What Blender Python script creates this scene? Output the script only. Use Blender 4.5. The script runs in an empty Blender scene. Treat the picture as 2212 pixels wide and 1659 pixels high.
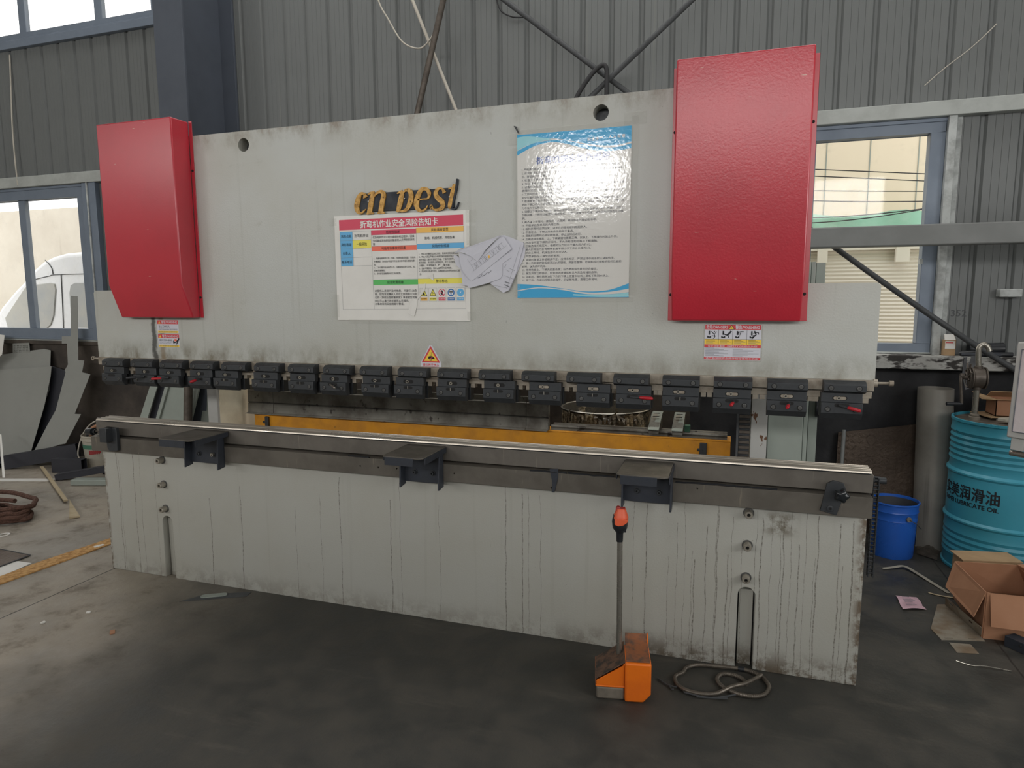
import bpy, bmesh, math, random
from mathutils import Vector, Matrix
random.seed(7)
SC = bpy.context.scene
COL = SC.collection
PI = math.pi

# ------------------------------------------------------------------ materials
def lin(c):
    return tuple((x/12.92 if x <= .04045 else ((x+.055)/1.055)**2.4) for x in c)
def rgb(r, g, b):
    return lin((r/255, g/255, b/255))

class NT:
    def __init__(s, m):
        s.t = m.node_tree; s.n = s.t.nodes; s.l = s.t.links
    def add(s, typ, **kw):
        nd = s.n.new(typ)
        for k, v in kw.items():
            if hasattr(nd, k): setattr(nd, k, v)
            else: nd.inputs[k].default_value = v
        return nd
    def link(s, a, b): s.l.new(a, b)
    def math(s, op, a, b=None, c=None):
        nd = s.n.new('ShaderNodeMath'); nd.operation = op
        for i, v in enumerate((a, b, c)):
            if v is None: continue
            if isinstance(v, (int, float)): nd.inputs[i].default_value = v
            else: s.l.new(v, nd.inputs[i])
        return nd.outputs[0]
    def ramp(s, v, lo, hi, a=0., b=1.):
        nd = s.n.new('ShaderNodeMapRange'); nd.clamp = True
        nd.interpolation_type = 'SMOOTHSTEP'
        s.l.new(v, nd.inputs[0])
        for i, x in zip((1, 2, 3, 4), (lo, hi, a, b)): nd.inputs[i].default_value = x
        return nd.outputs[0]
    def noise(s, vec, scale, detail=3., rough=.55, stretch=None):
        if stretch:
            mp = s.n.new('ShaderNodeMapping'); mp.inputs['Scale'].default_value = stretch
            s.l.new(vec, mp.inputs[0]); vec = mp.outputs[0]
        nd = s.n.new('ShaderNodeTexNoise')
        nd.inputs['Scale'].default_value = scale; nd.inputs['Detail'].default_value = detail
        nd.inputs['Roughness'].default_value = rough
        s.l.new(vec, nd.inputs['Vector']); return nd.outputs[0]
    def mix(s, f, a, b):
        nd = s.n.new('ShaderNodeMix'); nd.data_type = 'RGBA'
        if isinstance(f, (int, float)): nd.inputs[0].default_value = f
        else: s.l.new(f, nd.inputs[0])
        for i, v in ((6, a), (7, b)):
            if isinstance(v, tuple): nd.inputs[i].default_value = (*v[:3], 1)
            else: s.l.new(v, nd.inputs[i])
        return nd.outputs[2]

MATS = {}
def mat(name, color, rough=.5, metal=0., var=None, bump=None, coat=0., spec=.5, streak=None):
    """var=(scale, amount, color2)  bump=(scale, strength, distance)  streak=(stretch xyz, scale, color, lo, hi)"""
    if name in MATS: return MATS[name]
    m = bpy.data.materials.new(name); m.use_nodes = True
    t = NT(m); b = t.n['Principled BSDF']
    pos = t.add('ShaderNodeNewGeometry').outputs['Position']
    b.inputs['Base Color'].default_value = (*color, 1)
    b.inputs['Roughness'].default_value = rough; b.inputs['Metallic'].default_value = metal
    b.inputs['Specular IOR Level'].default_value = spec
    b.inputs['Coat Weight'].default_value = coat; b.inputs['Coat Roughness'].default_value = .12
    col = None
    if var:
        sc, amt, c2 = var
        n = t.noise(pos, sc, 5., .6)
        col = t.mix(t.ramp(n, .38, .68, 0., amt), color, c2)
        t.link(t.ramp(n, .3, .7, max(.05, rough-.08), min(1, rough+.1)), b.inputs['Roughness'])
    if streak:
        st, sc, c2, lo, hi = streak
        n = t.noise(pos, sc, 3., .6, st)
        col = t.mix(t.ramp(n, lo, hi), col if col else color, c2)
    if col: t.link(col, b.inputs['Base Color'])
    if bump:
        n = t.noise(pos, bump[0], 2., .5)
        bp = t.add('ShaderNodeBump'); bp.inputs['Strength'].default_value = bump[1]
        bp.inputs['Distance'].default_value = bump[2]
        t.link(n, bp.inputs['Height']); t.link(bp.outputs[0], b.inputs['Normal'])
    MATS[name] = m
    return m

# machine paint: hammered grey-beige enamel with its own dirt
def paint_machine(name, kind):
    m = bpy.data.materials.new(name); m.use_nodes = True; MATS[name] = m
    t = NT(m); b = t.n['Principled BSDF']
    pos = t.add('ShaderNodeNewGeometry').outputs['Position']
    sep = t.add('ShaderNodeSeparateXYZ'); t.link(pos, sep.inputs[0])
    X, Y, Z = sep.outputs
    base = rgb(184, 186, 181)
    big = t.noise(pos, 1.6, 4., .6)
    c = t.mix(t.ramp(big, .35, .7, 0, .55), base, rgb(172, 170, 158))
    fine = t.noise(pos, 9., 6., .7)
    c = t.mix(t.ramp(fine, .6, .8, 0, .35), c, rgb(140, 134, 118))
    # faint vertical runs over the whole plate
    run = t.noise(pos, 1., 2., .5, (26., 26., .9))
    c = t.mix(t.ramp(run, .60, .74, 0, .16), c, rgb(128, 124, 112))
    # specks and short scratches
    spk = t.noise(pos, 60., 3., .7)
    c = t.mix(t.ramp(spk, .70, .74, 0, .75), c, rgb(70, 66, 58))
    scr = t.noise(pos, 1., 2., .5, (95., 95., 11.))
    c = t.mix(t.ramp(scr, .775, .79, 0, .8), c, rgb(62, 60, 56))
    if kind == 'ram':
        grime = t.noise(pos, 7., 6., .7, (1., 1., .6))
        top = t.math('MULTIPLY', t.ramp(Z, 2.30, 2.425), t.ramp(grime, .40, .72))
        c = t.mix(t.math('MULTIPLY', top, .85), c, rgb(118, 102, 80))
        low = t.math('MULTIPLY', t.ramp(Z, 1.40, 1.264), t.ramp(grime, .34, .70))
        low = t.math('MULTIPLY', low, t.ramp(X, .6, -1.2, .55, .95))
        c = t.mix(low, c, rgb(100, 90, 64))
        # oil run under the left hood and a rusty one next to it
        for x0, w, cc, amt in ((-1.556, .022, rgb(48, 48, 44), .85), (-1.50, .03, rgb(120, 98, 66), .65)):
            wob = t.noise(pos, 14., 3., .6)
            xx = t.math('ADD', X, t.math('MULTIPLY', t.math('SUBTRACT', wob, .5), .05))
            d = t.math('ABSOLUTE', t.math('SUBTRACT', xx, x0))
            mk = t.math('MULTIPLY', t.ramp(d, w, w*.3), t.ramp(Z, 1.53, 1.49))
            c = t.mix(t.math('MULTIPLY', mk, amt), c, cc)
    else:
        c = t.mix(.5, c, rgb(160, 157, 147))
        # dried oil runs, thick on the right third, fewer on the left
        bead = t.ramp(t.noise(pos, 70., 3., .8), .36, .62, .25, 1.)
        where = t.math('ADD', t.ramp(X, .75, 1.55, 0, .50), t.ramp(X, -1.35, -1.8, 0, .12))
        where = t.math('ADD', where, .035)
        for freq, seed, wid in ((31., 0., .045), (23., 7.3, .075)):
            wob = t.noise(pos, 1., 3., .6, (9., 9., 5.))
            xx = t.math('MULTIPLY', t.math('ADD', X, t.math('MULTIPLY', t.math('SUBTRACT', wob, .5), .030)), freq)
            xx = t.math('ADD', xx, seed)
            cell = t.math('FLOOR', xx); fr = t.math('FRACT', xx)
            wn = t.add('ShaderNodeTexWhiteNoise', noise_dimensions='1D'); t.link(cell, wn.inputs['W'])
            rnd = wn.outputs['Value']
            ctr = t.math('ADD', t.math('MULTIPLY', t.math('FRACT', t.math('MULTIPLY', rnd, 57.)), .6), .2)
            line = t.ramp(t.math('ABSOLUTE', t.math('SUBTRACT', fr, ctr)), wid, wid*.25)
            on = t.math('LESS_THAN', rnd, where)
            top_ = t.math('MULTIPLY', t.math('FRACT', t.math('MULTIPLY', rnd, 131.)), .35)
            fade = t.math('LESS_THAN', Z, t.math('SUBTRACT', .80, top_))
            m_ = t.math('MULTIPLY', t.math('MULTIPLY', line, bead), t.math('MULTIPLY', on, fade))
            c = t.mix(t.math('MULTIPLY', m_, .75), c, rgb(70, 62, 52))
        grime = t.noise(pos, 11., 6., .75)
        low = t.math('MULTIPLY', t.ramp(Z, .13, .0), t.ramp(grime, .40, .58))
        c = t.mix(t.math('MULTIPLY', low, t.ramp(X, .6, 1.4, .35, .95)), c, rgb(88, 76, 60))
        ends = t.math('ADD', t.ramp(X, 1.955, 2.0), t.ramp(X, -1.975, -2.0))
        c = t.mix(t.math('MULTIPLY', t.math('MULTIPLY', ends, t.ramp(grime, .42, .56)), .9), c, rgb(92, 74, 54))
        pat = t.math('MULTIPLY', t.ramp(t.math('ABSOLUTE', t.math('SUBTRACT', X, 1.68)), .09, .02),
                     t.ramp(t.math('ABSOLUTE', t.math('SUBTRACT', Z, .655)), .07, .02))
        c = t.mix(t.math('MULTIPLY', t.math('MULTIPLY', pat, t.ramp(grime, .42, .6)), .8), c, rgb(92, 84, 66))
    t.link(c, b.inputs['Base Color'])
    b.inputs['Roughness'].default_value = .40 if kind == 'ram' else .5
    hm = t.noise(pos, 130., 2., .5)
    bp = t.add('ShaderNodeBump'); bp.inputs['Strength'].default_value = .30; bp.inputs['Distance'].default_value = .0016
    t.link(hm, bp.inputs['Height']); t.link(bp.outputs[0], b.inputs['Normal'])
    return m

def red_hood(name, hammered):
    m = bpy.data.materials.new(name); m.use_nodes = True; MATS[name] = m
    t = NT(m); b = t.n['Principled BSDF']
    pos = t.add('ShaderNodeNewGeometry').outputs['Position']
    c = t.mix(t.ramp(t.noise(pos, 3., 4.), .35, .7, 0, .5), rgb(190, 40, 56), rgb(166, 36, 50))
    sc = t.noise(pos, 1., 2., .5, (14., 14., 150.))
    c = t.mix(t.ramp(sc, .775, .79, 0, .85), c, rgb(205, 190, 170))
    scu = t.noise(pos, 5., 5., .6)
    c = t.mix(t.ramp(scu, .68, .75, 0, .5), c, rgb(120, 36, 40))
    t.link(c, b.inputs['Base Color'])
    b.inputs['Roughness'].default_value = .34; b.inputs['Specular IOR Level'].default_value = .9
    hm = t.noise(pos, 120., 2., .5)
    bp = t.add('ShaderNodeBump'); bp.inputs['Strength'].default_value = .34 if hammered else .10
    bp.inputs['Distance'].default_value = .0018
    t.link(hm, bp.inputs['Height']); t.link(bp.outputs[0], b.inputs['Normal'])
    return m

def floor_material():
    m = bpy.data.materials.new('worn_concrete'); m.use_nodes = True; MATS['worn_concrete'] = m
    t = NT(m); b = t.n['Principled BSDF']
    pos = t.add('ShaderNodeNewGeometry').outputs['Position']
    sep = t.add('ShaderNodeSeparateXYZ'); t.link(pos, sep.inputs[0])
    X, Y, Z = sep.outputs
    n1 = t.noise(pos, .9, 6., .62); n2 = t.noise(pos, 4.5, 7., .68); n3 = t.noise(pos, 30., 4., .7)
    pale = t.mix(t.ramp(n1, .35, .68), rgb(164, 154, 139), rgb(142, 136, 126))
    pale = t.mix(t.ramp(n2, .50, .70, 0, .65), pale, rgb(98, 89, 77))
    oily_shaded = t.mix(t.ramp(n2, .36, .66), rgb(53, 53, 50), rgb(74, 71, 65))
    # working strip and right bay: oil dirt and painted shade darken the floor colour
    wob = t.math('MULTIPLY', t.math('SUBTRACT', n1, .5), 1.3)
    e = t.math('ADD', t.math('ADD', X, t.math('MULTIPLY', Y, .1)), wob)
    c = t.mix(t.ramp(e, -2.1, -.7), pale, oily_shaded)
    c = t.mix(t.ramp(n3, .62, .75, 0, .35), c, rgb(40, 36, 32))
    swp = t.noise(pos, 1., 5., .7, (1.3, 6., 1.))
    c = t.mix(t.ramp(swp, .56, .72, 0, .13), c, rgb(140, 130, 116))
    # saw-cut joints
    for (ax, x0) in ((X, -1.985), (X, 2.68), (Y, -3.3)):
        wv = t.math('MULTIPLY', t.math('SUBTRACT', n2, .5), .012)
        d = t.math('ABSOLUTE', t.math('ADD', t.math('SUBTRACT', ax, x0), wv))
        c = t.mix(t.math('MULTIPLY', t.ramp(d, .0055, .003), .85), c, rgb(30, 26, 23))
    t.link(c, b.inputs['Base Color'])
    t.link(t.ramp(n2, .3, .7, .45, .75), b.inputs['Roughness'])
    bp = t.add('ShaderNodeBump'); bp.inputs['Strength'].default_value = .25; bp.inputs['Distance'].default_value = .01
    t.link(n3, bp.inputs['Height']); t.link(bp.outputs[0], b.inputs['Normal'])
    return m

RAM_PAINT = paint_machine('hammered_paint_ram', 'ram')
BED_PAINT = paint_machine('hammered_paint_bed', 'bed')
RED_HAM = red_hood('hammered_red_enamel', True)
RED_SMOOTH = red_hood('smooth_red_enamel', False)
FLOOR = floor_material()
SCREW = mat('blackened_screw', rgb(92, 92, 90), .4, .3, (60., .4, rgb(60, 60, 60)))
BLACKSTEEL = mat('black_oxide_steel', rgb(52, 55, 58), .45, .1, (22., .5, rgb(42, 44, 47)), (90., .08, .002))
DARKPLATE = mat('dark_bluish_paint', rgb(52, 56, 64), .45, .1, (14., .5, rgb(40, 43, 48)))
MILLED = mat('milled_steel', rgb(112, 107, 100), .45, .3, (5., .7, rgb(88, 83, 76)), None, 0, .5, ((70., 70., 3.), 1., rgb(132, 124, 114), .66, .74))
BEAMSTEEL = mat('brown_oiled_steel', rgb(104, 99, 91), .48, .25, (5., .7, rgb(78, 73, 66)), None, 0, .5, ((60., 60., 6.), 1., rgb(122, 114, 103), .64, .72))
DIE = mat('polished_die_steel', rgb(186, 178, 166), .32, .8, (3., .4, rgb(176, 168, 156)))
CREAMSTEEL = mat('greasy_bright_steel', rgb(164, 155, 141), .4, .25, (18., .8, rgb(122, 111, 96)), (60., .2, .002))
BOLT = mat('zinc_bolt', rgb(158, 152, 140), .35, .4, (60., .4, rgb(100, 95, 85)))
DARKHOLE = mat('dark_recess', rgb(24, 24, 24), .8)
PIN = mat('steel_pin', rgb(170, 166, 158), .3, .9)
REDGRIP = mat('red_plastic_grip', rgb(178, 34, 44), .35, 0, (20., .3, rgb(140, 26, 36)))
YELLOW = mat('amber_machine_paint', rgb(214, 146, 34), .45, 0, (9., .6, rgb(176, 116, 26)), None, 0, .5, ((40., 40., 7.), 1., rgb(70, 50, 24), .70, .74))
CREAMPAINT = mat('cream_paint', rgb(240, 230, 204), .5, 0, (5., .5, rgb(190, 178, 148)))
CHIPPED = mat('chipped_white_paint', rgb(176, 176, 172), .5, 0, (6., .4, rgb(158, 156, 150)), None, 0, .5, ((1., 1., .5), 19., rgb(96, 66, 42), .655, .67))
GREYGREEN = mat('pale_grey_green_cabinet', rgb(148, 156, 148), .45, 0, (4., .4, rgb(134, 140, 132)))
PUNCHSTEEL = mat('grey_tool_steel', rgb(120, 118, 110), .45, .25, (6., .9, rgb(74, 68, 60)), None, 0, .5, ((1., 1., .9), 17., rgb(52, 46, 40), .62, .70))
ORANGE = mat('orange_enamel', rgb(244, 122, 28), .4, 0, (8., .35, rgb(210, 90, 14)))
ORANGEDIRT = mat('dusty_orange_enamel', rgb(150, 92, 58), .7, 0, (26., 1., rgb(86, 74, 66)))
PEDALTOP = mat('scuffed_brown_tread', rgb(112, 84, 66), .8, 0, (30., 1., rgb(62, 58, 54)))
GREYCAST = mat('grey_cast_base', rgb(136, 128, 116), .55, .2, (20., .5, rgb(104, 98, 88)))
STEELTUBE = mat('chromed_tube', rgb(166, 162, 152), .28, .75, (10., .4, rgb(110, 104, 96)))
BLACKRUBBER = mat('black_plastic', rgb(34, 36, 40), .4, 0, (20., .4, rgb(24, 25, 28)))
BLACKGLOSS = mat('glossy_black_plastic', rgb(30, 33, 36), .18, 0)
ESTOPORANGE = mat('orange_red_plastic', rgb(226, 98, 62), .4, 0, (20., .3, rgb(204, 84, 52)))
ESTOPRED = mat('dull_red_plastic', rgb(170, 54, 46), .45, 0, (20., .3, rgb(120, 60, 60)))
HOSE = mat('grey_metal_conduit', rgb(112, 104, 94), .4, .5, (30., .6, rgb(80, 74, 66)))
WALLMETAL = mat('grey_corrugated_steel', rgb(108, 111, 110), .5, 0, (.7, .5, rgb(99, 102, 101)), None, 0, .5, ((30., 30., .5), 1., rgb(116, 118, 114), .6, .75))
MASONRY = mat('sooty_rendered_wall', rgb(96, 88, 80), .9, 0, (1.8, .9, rgb(62, 58, 55)), (30., .3, .01), 0, .3)
MASONRYDARK = mat('black_tarred_wall', rgb(62, 62, 64), .85, 0, (3., .7, rgb(40, 41, 44)), (30., .3, .01), 0, .3, ((1., 1., 1.), 6.5, rgb(150, 150, 148), .70, .74))
SILL = mat('peeling_sill_plaster', rgb(176, 176, 172), .85, 0, (4., .5, rgb(150, 148, 142)), (40., .4, .01), 0, .3, ((1., 1., 2.5), 9., rgb(62, 60, 58), .48, .58))
GIRT = mat('whitish_grey_girt', rgb(176, 180, 176), .5, 0, (6., .6, rgb(150, 152, 148)))
GIRTCHIP = mat('flaking_white_angle', rgb(190, 194, 192), .6, 0, (12., .8, rgb(140, 142, 140)))
FRAME = mat('blue_grey_aluminium', rgb(122, 133, 147), .45, .1, (5., .4, rgb(108, 118, 132)))
COLUMN = mat('dark_blue_grey_primer', rgb(78, 84, 94), .6, 0, (2., .4, rgb(66, 71, 80)))
PIPEGREY = mat('grey_painted_pipe', rgb(128, 130, 128), .5, 0, (4., .4, rgb(112, 114, 112)))
RODGREY = mat('dark_grey_rod', rgb(72, 74, 76), .6, 0, (6., .4, rgb(58, 60, 62)))
WHITEBOARD = mat('matt_white_board', rgb(226, 224, 218), .5, 0, (7., .25, rgb(210, 207, 200)))
PAPER = mat('white_paper', rgb(206, 206, 214), .85, 0, (10., .2, rgb(192, 192, 202)))
INK = mat('black_ink', rgb(34, 36, 42), .6)
INKGREY = mat('grey_ink', rgb(110, 112, 118), .7)
INKBLUE = mat('blue_print_ink', rgb(72, 96, 150), .4)
P_RED = mat('print_crimson', rgb(212, 52, 84), .45)
P_BLUE = mat('print_sky_blue', rgb(92, 172, 220), .45)
P_YEL = mat('print_yellow', rgb(234, 222, 84), .45)
P_AMB = mat('print_amber', rgb(240, 184, 78), .45)
P_ORG = mat('print_salmon', rgb(236, 108, 80), .45)
P_GRN = mat('print_green', rgb(84, 186, 92), .45)
P_NAVY = mat('print_mid_blue', rgb(48, 110, 174), .45)
P_CYAN = mat('print_cyan', rgb(60, 172, 216), .45)
P_WHITE = mat('print_white', rgb(232, 230, 226), .45)
P_LINE = mat('print_grey_line', rgb(128, 130, 134), .5)
S_RED = mat('label_red', rgb(206, 62, 66), .4)
S_YEL = mat('label_yellow', rgb(238, 200, 66), .4)
S_WHITE = mat('label_white', rgb(204, 204, 212), .4)
TAPE = None
GOLD = mat('worn_ochre_letter_paint', rgb(198, 150, 62), .45, .1, (55., .9, rgb(156, 112, 42)), None, 0, .5, ((1., 1., 1.), 110., rgb(40, 34, 26), .64, .68))
BANDBLACK = mat('blue_black_nameplate', rgb(38, 43, 52), .6, .0, (20., .4, rgb(34, 38, 46)))
DRUMBLUE = mat('turquoise_drum_enamel', rgb(66, 154, 176), .35, 0, (3., .35, rgb(56, 138, 160)))
DRUMDIRT = mat('dirty_drum_lid', rgb(96, 88, 78), .8, 0, (14., .9, rgb(66, 60, 54)))
PAILBLUE = mat('royal_blue_enamel', rgb(44, 102, 200), .3, 0, (4., .35, rgb(36, 90, 184)))
PAILIN = mat('dark_pail_inside', rgb(64, 66, 72), .6)
GALV = mat('rolled_galvanised_sheet', rgb(162, 158, 150), .42, .3, (2., .7, rgb(126, 122, 114)), None, 0, .5, ((12., 12., .6), 1., rgb(108, 104, 98), .6, .72))
CARD = mat('brown_cardboard', rgb(172, 126, 96), .85, 0, (5., .4, rgb(154, 110, 82)))
CARDPALE = mat('pale_cardboard', rgb(178, 148, 112), .85, 0, (7., .5, rgb(150, 124, 94)))
CHECKER = mat('rusty_chequer_plate', rgb(98, 84, 72), .6, .3, (3., .7, rgb(76, 64, 56)), (55., .5, .01))
CASTIRON = mat('brown_cast_iron', rgb(96, 88, 80), .5, .4, (20., .6, rgb(70, 64, 58)))
PINKPAPER = mat('pink_receipt_paper', rgb(214, 178, 190), .85, 0, (40., .4, rgb(192, 154, 168)))
RUST = mat('stained_steel_offcut', rgb(158, 150, 136), .5, .3, (7., .9, rgb(126, 106, 84)))
SHEETGREY = mat('pale_grey_sheet_steel', rgb(150, 151, 146), .45, .1, (2., .4, rgb(136, 138, 132)))
SHEETDARK = mat('charcoal_sheet_steel', rgb(52, 53, 60), .5, .2, (3., .4, rgb(40, 41, 46)))
WOODPALE = mat('pale_wood_batten', rgb(186, 170, 140), .8, 0, (12., .5, rgb(160, 142, 112)))
OSB = mat('strand_board', rgb(204, 160, 102), .85, 0, (40., .9, rgb(160, 116, 66)))
ROPE = mat('brown_hemp_rope', rgb(98, 70, 58), .95, 0, (60., .8, rgb(68, 48, 40)), (160., .6, .01))
PLASTER = mat('whitewashed_pail_plastic', rgb(176, 170, 156), .6, 0, (9., .6, rgb(140, 134, 120)))
GREENBAND = mat('green_label_band', rgb(70, 118, 96), .6)
REDBAND = mat('dull_red_label', rgb(150, 52, 52), .6)
CABLEWHITE = mat('off_white_cable', rgb(186, 180, 168), .6)
BLACKCABLE = mat('black_cable', rgb(40, 40, 42), .6)
FILMDARK = mat('crinkled_brown_film', rgb(92, 84, 72), .25, 0, (11., .9, rgb(176, 160, 130)), (26., 1., .03), .6)
VANWHITE = mat('white_van_enamel', rgb(222, 224, 226), .3, 0, (2., .2, rgb(210, 212, 214)), None, .5)
VANGLASS = mat('tinted_van_glass', rgb(150, 154, 154), .12, 0, (1.2, .6, rgb(182, 176, 160)))
YARD = mat('yard_concrete', rgb(170, 164, 152), .9, 0, (1., .5, rgb(150, 144, 134)))
YARDWALL = mat('pale_rendered_yard_wall', rgb(206, 200, 188), .9, 0, (.8, .6, rgb(186, 178, 166)), None, 0, .3, ((3., 3., .3), 1., rgb(170, 162, 150), .6, .72))
CREAMWALL = mat('cream_factory_cladding', rgb(226, 214, 190), .9, 0, (.6, .3, rgb(216, 204, 180)))
SHUTTER = mat('white_roller_shutter', rgb(218, 212, 200), .7, 0, (.8, .3, rgb(206, 198, 184)))
GREENNET = mat('green_debris_net', rgb(150, 200, 176), .9, 0, (4., .6, rgb(178, 214, 196)))
TARP = mat('faded_olive_tarpaulin', rgb(190, 186, 150), .9, 0, (4., .6, rgb(168, 168, 132)))
ROOFMAT = mat('pale_roof_steel', rgb(160, 162, 160), .6, 0, (.6, .4, rgb(150, 152, 150)))
WHITEPANEL = mat('white_wall_panel', rgb(186, 186, 182), .7, 0, (.6, .4, rgb(176, 176, 172)))

def film_material(name, base, gloss_rough, bump_scale, strength):
    """printed paper behind crinkled clear film"""
    m = bpy.data.materials.new(name); m.use_nodes = True; MATS[name] = m
    t = NT(m); b = t.n['Principled BSDF']
    pos = t.add('ShaderNodeNewGeometry').outputs['Position']
    b.inputs['Base Color'].default_value = (*base, 1)
    b.inputs['Roughness'].default_value = .5
    b.inputs['Coat Weight'].default_value = 1.; b.inputs['Coat Roughness'].default_value = gloss_rough
    b.inputs['Coat IOR'].default_value = 1.75
    n = t.noise(pos, bump_scale, 3., .55)
    bp = t.add('ShaderNodeBump'); bp.inputs['Strength'].default_value = strength; bp.inputs['Distance'].default_value = .0008
    t.link(n, bp.inputs['Height']); t.link(bp.outputs[0], b.inputs['Coat Normal'])
    return m
F_WHITE = film_material('filmed_white_print', rgb(216, 214, 208), .09, 55., .5)
F_CYAN = film_material('filmed_cyan_print', rgb(34, 164, 216), .09, 55., .5)
F_LIGHT = film_material('filmed_pale_aqua_print', rgb(150, 212, 222), .09, 55., .5)
F_INK = film_material('filmed_grey_ink', rgb(70, 74, 84), .09, 55., .5)
F_BLUEINK = film_material('filmed_blue_ink', rgb(58, 84, 150), .09, 55., .5)

def clear_tape():
    m = bpy.data.materials.new('clear_sticky_tape'); m.use_nodes = True
    t = NT(m); b = t.n['Principled BSDF']
    pos = t.add('ShaderNodeNewGeometry').outputs['Position']
    b.inputs['Base Color'].default_value = (*rgb(200, 200, 190), 1); b.inputs['Roughness'].default_value = .12
    b.inputs['Alpha'].default_value = .16
    n = t.noise(pos, 70., 4., .6)
    bp = t.add('ShaderNodeBump'); bp.inputs['Strength'].default_value = .9; bp.inputs['Distance'].default_value = .004
    t.link(n, bp.inputs['Height']); t.link(bp.outputs[0], b.inputs['Normal'])
    return m
TAPE = clear_tape()

def window_glass():
    m = bpy.data.materials.new('dusty_window_glass'); m.use_nodes = True
    t = NT(m)
    for nd in list(t.n):
        if nd.type != 'OUTPUT_MATERIAL': t.n.remove(nd)
    out = [nd for nd in t.n if nd.type == 'OUTPUT_MATERIAL'][0]
    pos = t.add('ShaderNodeNewGeometry').outputs['Position']
    tr = t.add('ShaderNodeBsdfTransparent'); tr.inputs[0].default_value = (.985, .985, .98, 1)
    gl = t.add('ShaderNodeBsdfGlossy'); gl.inputs['Roughness'].default_value = .03
    df = t.add('ShaderNodeBsdfTranslucent'); df.inputs[0].default_value = (.8, .78, .72, 1)
    m1 = t.add('ShaderNodeMixShader'); m2 = t.add('ShaderNodeMixShader')
    m1.inputs[0].default_value = .012
    t.link(tr.outputs[0], m1.inputs[1]); t.link(gl.outputs[0], m1.inputs[2])
    t.link(t.ramp(t.noise(pos, 5., 5., .7), .5, .8, .0, .10), m2.inputs[0])
    t.link(m1.outputs[0], m2.inputs[1]); t.link(df.outputs[0], m2.inputs[2])
    t.link(m2.outputs[0], out.inputs[0])
    return m
GLASS = window_glass()

# ------------------------------------------------------------------ geometry helpers
ORG = {}
def V(*a): return Vector(a)

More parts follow.
